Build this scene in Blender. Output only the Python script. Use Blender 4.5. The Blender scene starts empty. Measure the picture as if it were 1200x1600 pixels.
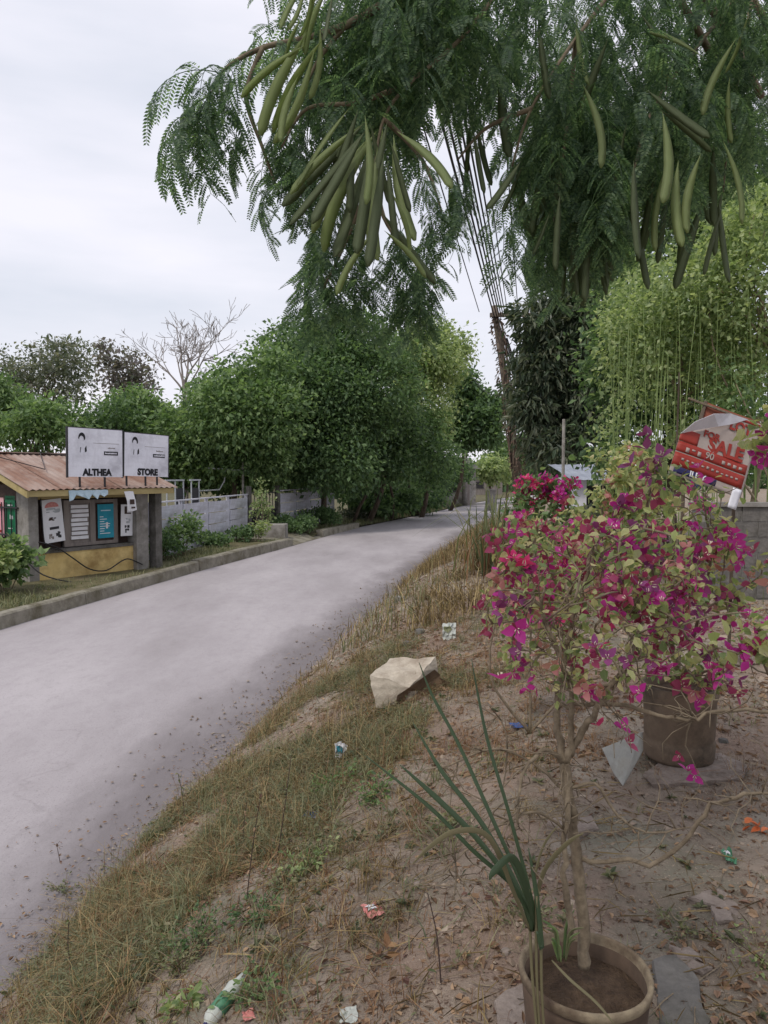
import bpy, math, random
import numpy as np
from mathutils import Vector, Matrix

random.seed(7)
R = np.random.default_rng(11)
SC = bpy.context.scene
COL = SC.collection

# ------------------------------------------------------------------ camera
F_PX, PITCH = 1155.0, math.atan(60 / 1155.0)
CAM = np.array([0.0, 0.0, 2.6])
cd = bpy.data.cameras.new('camera'); cam = bpy.data.objects.new('camera', cd); COL.objects.link(cam)
cd.sensor_fit = 'VERTICAL'; cd.sensor_height = 36.0; cd.lens = 36 * F_PX / 1600
cd.clip_start = 0.05; cd.clip_end = 3000
cam.location = CAM; cam.rotation_euler = (math.pi / 2 - PITCH, 0, 0)
SC.camera = cam

# ------------------------------------------------------------------ overcast sky
SUN_EL, SUN_AZ = math.radians(58), math.radians(235)
W = bpy.data.worlds.new('World'); SC.world = W; W.use_nodes = True
nt = W.node_tree; nt.nodes.clear()
def wn(t): return nt.nodes.new(t)
wo = wn('ShaderNodeOutputWorld'); bg = wn('ShaderNodeBackground'); bg.inputs['Strength'].default_value = 0.1
sky = wn('ShaderNodeTexSky'); sky.sky_type = 'NISHITA'; sky.sun_disc = False
sky.sun_elevation = SUN_EL; sky.sun_rotation = math.radians(215); sky.air_density = 1.5; sky.dust_density = 2.0
tc = wn('ShaderNodeTexCoord'); mp = wn('ShaderNodeMapping'); mp.inputs['Scale'].default_value = (1.0, 1.0, 4.5)
mp.inputs['Location'].default_value = (0.3, 0.1, 0.62)
n1 = wn('ShaderNodeTexNoise'); n1.inputs['Scale'].default_value = 1.5; n1.inputs['Detail'].default_value = 6; n1.inputs['Roughness'].default_value = .5
rp = wn('ShaderNodeValToRGB')
rp.color_ramp.elements[0].position = .34; rp.color_ramp.elements[0].color = (.59, .62, .70, 1)
rp.color_ramp.elements[1].position = .62; rp.color_ramp.elements[1].color = (.80, .785, .855, 1)
sc_ = wn('ShaderNodeVectorMath'); sc_.operation = 'SCALE'; sc_.inputs['Scale'].default_value = 10.0
mx = wn('ShaderNodeMix'); mx.data_type = 'RGBA'; mx.inputs['Factor'].default_value = .9
nt.links.new(tc.outputs['Generated'], mp.inputs['Vector']); nt.links.new(mp.outputs[0], n1.inputs['Vector'])
nt.links.new(n1.outputs['Fac'], rp.inputs[0]); nt.links.new(rp.outputs[0], sc_.inputs[0])
nt.links.new(sky.outputs[0], mx.inputs['A']); nt.links.new(sc_.outputs[0], mx.inputs['B'])
nt.links.new(mx.outputs['Result'], bg.inputs['Color']); nt.links.new(bg.outputs[0], wo.inputs[0])

sd = bpy.data.lights.new('sun', 'SUN'); sun = bpy.data.objects.new('sun', sd); COL.objects.link(sun)
sd.energy = 1.5; sd.angle = math.radians(10); sd.color = (1.0, .94, .84)
sdir = Vector((math.sin(math.radians(215)) * math.cos(SUN_EL), math.cos(math.radians(215)) * math.cos(SUN_EL), math.sin(SUN_EL)))
sun.rotation_euler = sdir.to_track_quat('Z', 'Y').to_euler(); sun.location = (0, 0, 30)

vs = SC.view_settings
vs.view_transform = 'Standard'; vs.look = 'None'; vs.gamma = 1; vs.use_curve_mapping = False; vs.exposure = 0.34

# ------------------------------------------------------------------ helpers
cth, sth = math.cos(PITCH), math.sin(PITCH)
def ray(u, v):
    a, b = (u - 600) / F_PX, (800 - v) / F_PX
    return np.array([a, cth + b * sth, -sth + b * cth])
def P(u, v, d):                      # the point seen at photo position (u, v), d metres ahead
    r = ray(u, v); return CAM + r * (d / r[1])
def G(u, v, z):                      # the same on the level plane z
    r = ray(u, v); return CAM + r * ((z - CAM[2]) / r[2])

def vnoise(x, y, seed=0):
    x = np.asarray(x, float); y = np.asarray(y, float)
    xi = np.floor(x).astype(np.int64); yi = np.floor(y).astype(np.int64)
    fx = x - xi; fy = y - yi; fx = fx * fx * (3 - 2 * fx); fy = fy * fy * (3 - 2 * fy)
    def h(a, b):
        n = (a * 374761393 + b * 668265263 + seed * 1442695041) & 0x7fffffff
        n = ((n ^ (n >> 13)) * 1274126177) & 0x7fffffff
        return ((n ^ (n >> 16)) & 0xffff) / 65535.0
    return (h(xi, yi) * (1 - fx) + h(xi + 1, yi) * fx) * (1 - fy) + (h(xi, yi + 1) * (1 - fx) + h(xi + 1, yi + 1) * fx) * fy
def fbm(x, y, oct=4, seed=0):
    t = 0; a = .5
    for i in range(oct):
        t = t + a * vnoise(np.asarray(x) * 2 ** i, np.asarray(y) * 2 ** i, seed + i * 17); a *= .5
    return t * 1.07 - .0

class MB:
    """collects verts and faces and builds ONE mesh object"""
    def __init__(s): s.v = []; s.f = []; s.m = []; s.n = 0
    def add(s, v, f, m=0):
        v = np.asarray(v, float).reshape(-1, 3); s.v.append(v)
        if isinstance(f, np.ndarray): s.f.append(f + s.n); s.m.append(np.full(len(f), m))
        else:
            by = {}
            for q in f: by.setdefault(len(q), []).append(q)
            for k, qs in by.items():
                s.f.append(np.array(qs) + s.n); s.m.append(np.full(len(qs), m))
        s.n += len(v); return s
    def box(s, lo, hi, m=0):
        x0, y0, z0 = lo; x1, y1, z1 = hi
        return s.add([(x0,y0,z0),(x1,y0,z0),(x1,y1,z0),(x0,y1,z0),(x0,y0,z1),(x1,y0,z1),(x1,y1,z1),(x0,y1,z1)],
                     [(0,3,2,1),(4,5,6,7),(0,1,5,4),(1,2,6,5),(2,3,7,6),(3,0,4,7)], m)
    def tube(s, pts, rad, n=6, m=0, cap=True):
        pts = [np.asarray(p, float) for p in pts]
        if not hasattr(rad, '__len__'): rad = [rad] * len(pts)
        vs_, ref = [], None
        for i, p in enumerate(pts):
            d = pts[min(i + 1, len(pts) - 1)] - pts[max(i - 1, 0)]; d = d / (np.linalg.norm(d) + 1e-9)
            if ref is None: ref = np.array([1., 0, 0]) if abs(d[0]) < .8 else np.array([0, 1., 0])
            a = ref - d * np.dot(ref, d); a /= np.linalg.norm(a) + 1e-9; ref = a; b = np.cross(d, a)
            for k in range(n):
                t = 2 * math.pi * k / n; vs_.append(p + rad[i] * (math.cos(t) * a + math.sin(t) * b))
        f = [(i*n+k, i*n+(k+1) % n, (i+1)*n+(k+1) % n, (i+1)*n+k) for i in range(len(pts)-1) for k in range(n)]
        if cap: f += [tuple(range(n))[::-1], tuple((len(pts)-1)*n + k for k in range(n))]
        return s.add(vs_, f, m)
    def lathe(s, prof, n=32, m=0, c=(0, 0, 0), wob=0, seed=0):
        rr = random.Random(seed); ph = rr.random() * 6
        v = [(c[0] + r*math.cos(2*math.pi*k/n)*(1+wob*math.sin(3*2*math.pi*k/n+ph)), c[1] + r*math.sin(2*math.pi*k/n)*(1+wob*math.cos(2*2*math.pi*k/n+ph)), c[2] + z) for r, z in prof for k in range(n)]
        return s.add(v, [(i*n+k, i*n+(k+1) % n, (i+1)*n+(k+1) % n, (i+1)*n+k) for i in range(len(prof)-1) for k in range(n)], m)
    def mesh(s, name, mats, smooth=False):
        me = bpy.data.meshes.new(name)
        v = np.concatenate(s.v); me.vertices.add(len(v)); me.vertices.foreach_set('co', v.ravel())
        loops = np.concatenate([f.ravel() for f in s.f]); tot = np.concatenate([np.full(len(f), f.shape[1]) for f in s.f])
        me.loops.add(len(loops)); me.loops.foreach_set('vertex_index', loops.astype(np.int32))
        me.polygons.add(len(tot)); me.polygons.foreach_set('loop_start', np.concatenate([[0], np.cumsum(tot)[:-1]]).astype(np.int32))
        me.polygons.foreach_set('material_index', np.concatenate(s.m).astype(np.int32))
        me.polygons.foreach_set('use_smooth', np.full(len(tot), smooth))
        for m in (mats if isinstance(mats, (list, tuple)) else [mats]): me.materials.append(m)
        me.update(calc_edges=True); me.validate(); return me
    def build(s, name, mats, parent=None, smooth=False, loc=None, bevel=0):
        o = link(name, s.mesh(name, mats, smooth), parent, loc)
        if bevel:
            b = o.modifiers.new('bevel', 'BEVEL'); b.width = bevel; b.segments = 1; b.limit_method = 'ANGLE'
        return o

def link(name, data, parent=None, loc=None, rot=None, scale=None):
    o = bpy.data.objects.new(name, data); COL.objects.link(o)
    if parent: o.parent = parent
    if loc is not None: o.location = loc
    if rot is not None: o.rotation_euler = rot
    if scale is not None: o.scale = (scale,) * 3 if not hasattr(scale, '__len__') else scale
    return o
def tag(o, label=None, cat=None, group=None, kind=None):
    if label: o['label'] = label
    if cat: o['category'] = cat
    if group: o['group'] = group
    if kind: o['kind'] = kind
    return o
def thing(name, label, cat, loc=(0, 0, 0), rz=0, group=None):
    return tag(link(name, None, None, loc, (0, 0, rz)), label, cat, group)
def text_mesh(body, size, mat, extrude=.004, bold=0.0, sx=1.0):
    c = bpy.data.curves.new('lettering', 'FONT'); c.body = body; c.size = size; c.extrude = extrude; c.offset = bold
    c.align_x = 'CENTER'; c.align_y = 'CENTER'; c.resolution_u = 3
    o = bpy.data.objects.new('lettering', c); COL.objects.link(o)
    me = bpy.data.meshes.new_from_object(o.evaluated_get(bpy.context.evaluated_depsgraph_get()))
    bpy.data.objects.remove(o); bpy.data.curves.remove(c); me.materials.clear(); me.materials.append(mat)
    if sx != 1: me.transform(Matrix.Diagonal((sx, 1, 1, 1)))
    return me

# ------------------------------------------------------------------ materials
def srgb(r, g, b):
    return tuple(((c / 255) / 12.92 if c / 255 <= .04045 else ((c / 255 + .055) / 1.055) ** 2.4) for c in (r, g, b)) + (1,)
def _new(name):
    m = bpy.data.materials.new(name); m.use_nodes = True; t = m.node_tree; return m, t, t.nodes['Principled BSDF'], (lambda k: t.nodes.new(k)), t.links.new
def ramp(N, stops):
    r = N('ShaderNodeValToRGB'); e = r.color_ramp.elements
    while len(e) < len(stops): e.new(.5)
    for x, (p, c) in zip(e, stops): x.position = p; x.color = c if len(c) == 4 else tuple(c) + (1,)
    return r
def pmat(name, cols, scale=4, rough=.8, bump=.3, detail=6, stretch=(1, 1, 1), spec=.3, bscale=None, metal=0, dirt=None, dscale=1.3, bdist=.02):
    """noise-mottled surface: cols = 2 or 3 colours, optional second large-scale dirt colour"""
    m, t, b, N, L = _new(name)
    tc = N('ShaderNodeTexCoord'); mp = N('ShaderNodeMapping'); mp.inputs['Scale'].default_value = stretch
    L(tc.outputs['Object'], mp.inputs[0])
    n = N('ShaderNodeTexNoise'); n.inputs['Scale'].default_value = scale; n.inputs['Detail'].default_value = detail; n.inputs['Roughness'].default_value = .65
    L(mp.outputs[0], n.inputs['Vector'])
    r = ramp(N, [(.3 + .4 * i / (len(cols) - 1), c) for i, c in enumerate(cols)]); L(n.outputs['Fac'], r.inputs[0]); out = r.outputs[0]
    if dirt:
        n2 = N('ShaderNodeTexNoise'); n2.inputs['Scale'].default_value = dscale; n2.inputs['Detail'].default_value = 7; n2.inputs['Roughness'].default_value = .7
        L(mp.outputs[0], n2.inputs['Vector']); r2 = ramp(N, [(.45, (0, 0, 0)), (.68, (1, 1, 1))]); L(n2.outputs['Fac'], r2.inputs[0])
        x = N('ShaderNodeMix'); x.data_type = 'RGBA'; L(r2.outputs[0], x.inputs['Factor']); L(out, x.inputs['A']); x.inputs['B'].default_value = dirt; out = x.outputs['Result']
    L(out, b.inputs['Base Color']); b.inputs['Roughness'].default_value = rough; b.inputs['Specular IOR Level'].default_value = spec; b.inputs['Metallic'].default_value = metal
    if bump:
        n3 = N('ShaderNodeTexNoise'); n3.inputs['Scale'].default_value = bscale or scale * 4; n3.inputs['Detail'].default_value = 6; L(mp.outputs[0], n3.inputs['Vector'])
        bp = N('ShaderNodeBump'); bp.inputs['Strength'].default_value = bump; bp.inputs['Distance'].default_value = bdist; L(n3.outputs['Fac'], bp.inputs['Height']); L(bp.outputs[0], b.inputs['Normal'])
    return m
def leafmat(name, cols, rough=.5, trans=.42, spec=.35, tint=1.6):
    """every loose leaf takes its own colour between cols; light comes through it"""
    m, t, b, N, L = _new(name)
    if name.startswith(('leaf', 'weed', 'pod', 'strap')): cols = [tuple(1.17 * (x * .66 + (c[0]*.25 + c[1]*.6 + c[2]*.15) * .34) for x in c[:3]) + (1,) for c in cols]
    g = N('ShaderNodeNewGeometry'); r = ramp(N, [(i / max(1, len(cols) - 1), c) for i, c in enumerate(cols)])
    L(g.outputs['Random Per Island'], r.inputs[0]); L(r.outputs[0], b.inputs['Base Color'])
    b.inputs['Roughness'].default_value = rough; b.inputs['Specular IOR Level'].default_value = spec
    tr = N('ShaderNodeBsdfTranslucent'); v = N('ShaderNodeVectorMath'); v.operation = 'MULTIPLY'; v.inputs[1].default_value = (tint, tint * 1.05, tint * .6)
    L(r.outputs[0], v.inputs[0]); L(v.outputs[0], tr.inputs['Color'])
    mx = N('ShaderNodeMixShader'); mx.inputs[0].default_value = trans; L(b.outputs[0], mx.inputs[1]); L(tr.outputs[0], mx.inputs[2])
    L(mx.outputs[0], t.nodes['Material Output'].inputs['Surface']); return m
def flat(name, c, rough=.6, metal=0, spec=.4):
    return pmat(name, [tuple(x * .86 for x in c[:3]) + (1,), tuple(min(1, x * 1.1) for x in c[:3]) + (1,)], 9, rough, .08, spec=spec, metal=metal)

M = {}
M['bark'] = pmat('bark', [srgb(62, 52, 44), srgb(105, 92, 80)], 9, .9, .6, stretch=(1, 1, .3))
M['bark_pale'] = pmat('bark_pale', [srgb(112, 100, 84), srgb(160, 146, 122)], 30, .85, .5, stretch=(1, 1, .4), bdist=.004)
M['twig'] = pmat('twig', [srgb(96, 84, 70), srgb(146, 132, 112)], 40, .85, .3, bdist=.003)
M['bare'] = pmat('bare_wood', [srgb(120, 112, 108), srgb(160, 152, 148)], 6, .9, .2)
M['lf_mid'] = leafmat('leaf_mid_green', [srgb(52, 84, 40), srgb(92, 128, 60), srgb(126, 154, 84)])
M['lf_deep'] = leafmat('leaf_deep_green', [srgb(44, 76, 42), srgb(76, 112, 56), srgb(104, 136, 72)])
M['lf_light'] = leafmat('leaf_light_green', [srgb(82, 108, 52), srgb(126, 150, 80), srgb(166, 178, 112)])
M['lf_yellow'] = leafmat('leaf_yellow_green', [srgb(84, 112, 50), srgb(128, 150, 76), srgb(160, 168, 100)])
M['lf_grey'] = leafmat('leaf_grey_green', [srgb(70, 84, 70), srgb(100, 110, 92), srgb(130, 126, 118)])
M['lf_purple'] = leafmat('leaf_mauve', [srgb(88, 80, 86), srgb(122, 110, 116), srgb(92, 102, 88)])
M['lf_mango'] = leafmat('leaf_mango', [srgb(40, 60, 42), srgb(66, 88, 58), srgb(112, 118, 88)], rough=.4, trans=.3, spec=.45)
M['lf_luc'] = leafmat('leaflet_teal_green', [srgb(54, 86, 64), srgb(78, 114, 80), srgb(110, 140, 92)], trans=.55)
M['pod'] = leafmat('pod_green', [srgb(112, 136, 66), srgb(140, 156, 84), srgb(120, 132, 72)], rough=.6, trans=.5)
M['pod_dark'] = leafmat('pod_olive', [srgb(80, 100, 56), srgb(104, 116, 68)], rough=.65, trans=.4)
M['lf_boug'] = leafmat('leaf_bougainvillea', [srgb(92, 120, 58), srgb(150, 162, 84), srgb(184, 172, 110)], trans=.4)
M['br_mag'] = leafmat('bract_magenta', [srgb(176, 40, 142), srgb(196, 66, 160)], trans=.4, tint=1.25)
M['br_wine'] = leafmat('bract_wine', [srgb(146, 50, 92), srgb(172, 78, 116)], trans=.35, tint=1.2)
M['br_pink'] = leafmat('bract_hot_pink', [srgb(208, 44, 118), srgb(220, 74, 138)], trans=.4, tint=1.2)
M['br_faded'] = leafmat('bract_faded_peach', [srgb(186, 118, 124), srgb(204, 152, 146)], trans=.3, tint=1.2)
M['br_purple'] = leafmat('bract_purple', [srgb(132, 58, 118), srgb(152, 80, 136)], trans=.35, tint=1.2)
M['stamen'] = flat('bract_tube_cream', srgb(226, 214, 190))
M['dry'] = leafmat('dry_grass', [srgb(80, 68, 50), srgb(124, 106, 76), srgb(176, 156, 116)], rough=.7, trans=.2, spec=.15, tint=1.1)
M['dry_red'] = leafmat('dry_red_grass', [srgb(92, 66, 52), srgb(132, 100, 76), srgb(168, 136, 104)], rough=.7, trans=.2, spec=.15, tint=1.1)
M['weed'] = leafmat('weed_green', [srgb(72, 84, 46), srgb(108, 114, 64), srgb(136, 130, 80)], trans=.25)
M['litter'] = leafmat('dead_leaf', [srgb(92, 72, 58), srgb(136, 110, 90), srgb(172, 146, 120), srgb(110, 84, 78)], rough=.8, trans=.1, spec=.1, tint=1)
M['pebble'] = leafmat('pebble', [srgb(112, 102, 96), srgb(150, 140, 132), srgb(126, 110, 98)], rough=.9, trans=0, spec=.1)
M['conc'] = pmat('concrete', [srgb(128, 124, 120), srgb(158, 154, 150)], 5, .9, .4, dirt=srgb(96, 92, 84), dscale=1.6)
M['conc_dark'] = pmat('concrete_dark', [srgb(84, 82, 80), srgb(122, 118, 114)], 6, .9, .5, dirt=srgb(66, 64, 56), dscale=2)
M['kerb'] = pmat('kerb_concrete', [srgb(118, 113, 102), srgb(150, 145, 132)], 6, .9, .5, dirt=srgb(92, 86, 68), dscale=1.7)
M['plank'] = pmat('fence_plank_paint', [srgb(186, 186, 198), srgb(210, 210, 222)], 3, .8, .2, dirt=srgb(168, 166, 172), dscale=1.2, stretch=(1, 1, 3))
M['white'] = pmat('white_paint', [srgb(222, 222, 232), srgb(236, 236, 244)], 3, .5, .05, dirt=srgb(188, 187, 196), dscale=1.4)
M['black'] = flat('black_paint', srgb(26, 26, 32))
M['cable'] = flat('cable_rubber', srgb(40, 38, 42))
M['rust'] = pmat('rusty_roof', [srgb(116, 84, 70), srgb(146, 118, 104)], 2.2, .9, .15, dirt=srgb(172, 158, 150), dscale=.9, stretch=(1, .25, 1))
M['fascia'] = pmat('fascia_wood', [srgb(150, 134, 92), srgb(184, 168, 122)], 5, .85, .3, stretch=(.2, 1, 1))
M['yellow'] = pmat('yellow_wall', [srgb(208, 180, 118), srgb(224, 200, 142)], 3, .85, .15, dirt=srgb(160, 132, 84), dscale=1.2)
M['wood'] = pmat('grey_wood', [srgb(104, 96, 92), srgb(140, 132, 126)], 6, .85, .4, stretch=(1, 1, .2))
M['wood_dark'] = pmat('dark_wood', [srgb(52, 42, 40), srgb(84, 68, 62)], 6, .85, .4)
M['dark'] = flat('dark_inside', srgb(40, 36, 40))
M['teal'] = pmat('teal_poster', [srgb(26, 120, 140), srgb(44, 146, 168)], 3, .5, .05)
M['green'] = pmat('green_poster', [srgb(14, 92, 62), srgb(28, 116, 78)], 3, .5, .05)
M['pinkp'] = pmat('pink_poster', [srgb(206, 150, 160), srgb(222, 174, 180)], 3, .6, .05)
M['paper'] = pmat('white_paper', [srgb(206, 206, 210), srgb(226, 226, 230)], 4, .6, .1)
M['paleblue'] = pmat('pale_blue_tarp', [srgb(160, 186, 200), srgb(196, 212, 222)], 5, .5, .2)
M['red'] = pmat('red_print', [srgb(134, 42, 34), srgb(158, 56, 44)], 4, .5, .06)
M['tarp'] = pmat('tarpaulin', [srgb(150, 136, 130), srgb(174, 162, 156)], 4, .5, .15)
M['navy'] = flat('navy_print', srgb(34, 34, 84))
M['steel'] = flat('grey_steel', srgb(170, 174, 178), .5)
M['steel_dk'] = flat('dark_steel', srgb(46, 46, 50), .6)
M['sack'] = pmat('pale_rock', [srgb(160, 150, 136), srgb(194, 184, 168)], 8, .95, .7, dirt=srgb(132, 118, 104), dscale=3, bdist=.01)
M['sack_in'] = pmat('kraft_paper_dark', [srgb(84, 68, 54), srgb(120, 98, 78)], 8, .9, .5, bdist=.01)
M['pot'] = pmat('clay_pot', [srgb(78, 64, 54), srgb(110, 92, 78)], 5, .9, .5, dirt=srgb(58, 50, 44), dscale=4, bdist=.005)
M['rim'] = pmat('pot_rim', [srgb(96, 82, 68), srgb(160, 146, 122)], 14, .85, .6, dirt=srgb(80, 64, 52), dscale=6, bdist=.004)
M['pot2'] = pmat('cement_pot', [srgb(94, 80, 68), srgb(122, 106, 90)], 6, .9, .5, dirt=srgb(66, 58, 50), dscale=4, bdist=.006)
M['soil'] = pmat('pot_soil', [srgb(66, 52, 42), srgb(100, 82, 66)], 30, .95, .9, bdist=.02)
M['tile'] = pmat('pale_tile', [srgb(150, 150, 146), srgb(184, 184, 180)], 12, .6, .15, dirt=srgb(150, 146, 136), dscale=8)
M['rock'] = pmat('flat_stone', [srgb(120, 108, 100), srgb(158, 146, 138)], 10, .9, .6, dirt=srgb(98, 86, 78), dscale=6)
M['blade'] = leafmat('strap_leaf', [srgb(44, 70, 40), srgb(66, 92, 48)], rough=.4, trans=.2, spec=.45)
M['blade_tip'] = leafmat('strap_leaf_dry', [srgb(96, 96, 50), srgb(128, 112, 70)], rough=.6, trans=.2)
M['pole'] = pmat('pole_wood', [srgb(84, 74, 66), srgb(124, 112, 100)], 4, .9, .5, stretch=(1, 1, .15))
M['bamboo'] = pmat('cane_stem', [srgb(92, 112, 62), srgb(128, 144, 88)], 3, .6, .1, stretch=(1, 1, .4))
M['blue'] = flat('blue_plastic', srgb(52, 98, 168), .6)
M['pinkw'] = pmat('pink_wrapper', [srgb(186, 104, 102), srgb(206, 150, 142)], 20, .5, .3)
M['greenw'] = flat('green_plastic', srgb(74, 124, 96), .6)
M['clear'] = flat('pale_plastic', srgb(176, 180, 174), .5)
M['bluesheet'] = pmat('pale_roof_sheet', [srgb(146, 152, 168), srgb(174, 180, 194)], 3, .5, .1)

# ------------------------------------------------------------------ lie of the land
_YL = np.array([-30, -10, 0, 6.6, 12.3, 19.4, 24.6, 30, 35, 43, 50, 58, 67, 80, 95, 120, 180.])
_XL = np.array([-13.6, -10.05, -8.33, -7.38, -6.4, -5.0, -3.75, -2.55, -1.36, 1.3, 3.5, 6.0, 8.6, 13.5, 21, 38, 85.])
_yy = np.linspace(-30, 180, 2101); _xx = np.interp(_yy, _YL, _XL); _k = np.hanning(61); _k /= _k.sum()
_xs = np.convolve(np.pad(_xx, 30, mode='edge'), _k, 'valid')
def xl(y): return np.interp(y, _yy, _xs)
def xr(y): return xl(y) + 5.85
def bank(x, y):                      # height of the raised ground to the right of the road
    x = np.asarray(x, float); y = np.asarray(y, float); s = x - xr(y) + .25 * (fbm(y * .7, x * 0 + 3.1, 3, 5) - .5)
    w = np.interp(y, [0, 6, 14, 60], [3.0, 3.0, 2.2, 1.6]); p = np.interp(y, [0, 8, 20, 60, 90], [1.02, 1.0, .9, .55, .3])
    t = np.clip(s / w, 0, 1); z = p * (1 - (1 - t) ** 1.7)
    near = np.clip(1.5 - y / 14, .25, 1)
    z = z + np.clip(s * 2, 0, 1) * ((fbm(x * 1.3, y * 1.3, 3, 2) - .5) * .12 + near * ((fbm(x * 6, y * 6, 3, 9) - .5) * .05 + (fbm(x * 26, y * 26, 2, 4) - .5) * .014))
    return np.where(s < 0, -.03 + s * .25 - .02, z - .03 * np.exp(-np.clip(s, 0, 9) * 8))
def verge(x, y):
    y = np.asarray(y, float); x = np.asarray(x, float)
    b = np.interp(y, [0, 33.5, 36.5, 60], [.2, .2, .05, .03]) - .22 * np.clip(1.6 - np.abs(y - 28.4) * .9, 0, 1) * np.clip(2.6 - (xl(y) - x), 0, 1)
    return b + (fbm(x * .9, y * .9, 4, 31) - .5) * .07
def height(x, y): return np.where(x > xr(y) - .1, bank(x, y), np.where(x > xl(y), 0.0, verge(x, y)))
def hit(u, v):
    r = ray(u, v); t = np.linspace(.8, 120, 24000); p = CAM + t[:, None] * r
    b = np.nonzero(p[:, 2] < height(p[:, 0], p[:, 1]))[0]
    return p[b[0]] if len(b) else p[-1]
# ------------------------------------------------------------------ ground, road, kerb
def grid(xs, ys, zf, name, mats, smooth=True):
    n, m = xs.shape; v = np.stack([xs, ys, zf(xs, ys)], -1).reshape(-1, 3)
    i = np.arange(n * m).reshape(n, m); f = np.stack([i[:-1, :-1], i[1:, :-1], i[1:, 1:], i[:-1, 1:]], -1).reshape(-1, 4)
    return tag(MB().add(v, f).build(name, mats, smooth=smooth), kind='structure')

def ground_mat():
    m, t, b, N, L = _new('bank_earth')
    tc = N('ShaderNodeTexCoord')
    def noise(s, d=8, r=.6, off=0):
        n = N('ShaderNodeTexNoise'); n.inputs['Scale'].default_value = s; n.inputs['Detail'].default_value = d; n.inputs['Roughness'].default_value = r
        mp = N('ShaderNodeMapping'); mp.inputs['Location'].default_value = (off, off * .7, 0); L(tc.outputs['Object'], mp.inputs[0]); L(mp.outputs[0], n.inputs['Vector']); return n.outputs['Fac']
    base = ramp(N, [(.3, srgb(104, 95, 85)), (.5, srgb(146, 135, 123)), (.7, srgb(178, 168, 156))]); L(noise(2.2, 9, .7), base.inputs[0])
    r2 = ramp(N, [(.42, (0, 0, 0)), (.62, (1, 1, 1))]); L(noise(.9, 6, .6, 4), r2.inputs[0])
    x1 = N('ShaderNodeMix'); x1.data_type = 'RGBA'; L(r2.outputs[0], x1.inputs['Factor']); L(base.outputs[0], x1.inputs['A']); x1.inputs['B'].default_value = srgb(144, 125, 112)
    rg = ramp(N, [(.52, (0, 0, 0)), (.66, (1, 1, 1))]); L(noise(1.7, 7, .65, 21), rg.inputs[0]); mg = N('ShaderNodeMath'); mg.operation = 'MULTIPLY'; mg.inputs[1].default_value = .6; L(rg.outputs[0], mg.inputs[0])
    xg = N('ShaderNodeMix'); xg.data_type = 'RGBA'; L(mg.outputs[0], xg.inputs['Factor']); L(x1.outputs['Result'], xg.inputs['A']); xg.inputs['B'].default_value = srgb(120, 122, 108); x1 = xg
    r3 = ramp(N, [(.56, (0, 0, 0)), (.66, (1, 1, 1))]); L(noise(34, 4, .7, 9), r3.inputs[0])
    x2 = N('ShaderNodeMix'); x2.data_type = 'RGBA'; L(r3.outputs[0], x2.inputs['Factor']); L(x1.outputs['Result'], x2.inputs['A']); x2.inputs['B'].default_value = srgb(98, 80, 70)
    r4 = ramp(N, [(.60, (0, 0, 0)), (.7, (1, 1, 1))]); L(noise(90, 3, .7, 2), r4.inputs[0])
    x3 = N('ShaderNodeMix'); x3.data_type = 'RGBA'; L(r4.outputs[0], x3.inputs['Factor']); L(x2.outputs['Result'], x3.inputs['A']); x3.inputs['B'].default_value = srgb(178, 162, 146)
    L(x3.outputs['Result'], b.inputs['Base Color']); b.inputs['Roughness'].default_value = .95; b.inputs['Specular IOR Level'].default_value = .12
    h = N('ShaderNodeMath'); h.operation = 'ADD'; L(noise(24, 8, .7), h.inputs[0]); L(noise(110, 4, .6, 3), h.inputs[1])
    bp = N('ShaderNodeBump'); bp.inputs['Strength'].default_value = .8; bp.inputs['Distance'].default_value = .02; L(h.outputs[0], bp.inputs['Height']); L(bp.outputs[0], b.inputs['Normal'])
    return m
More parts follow.
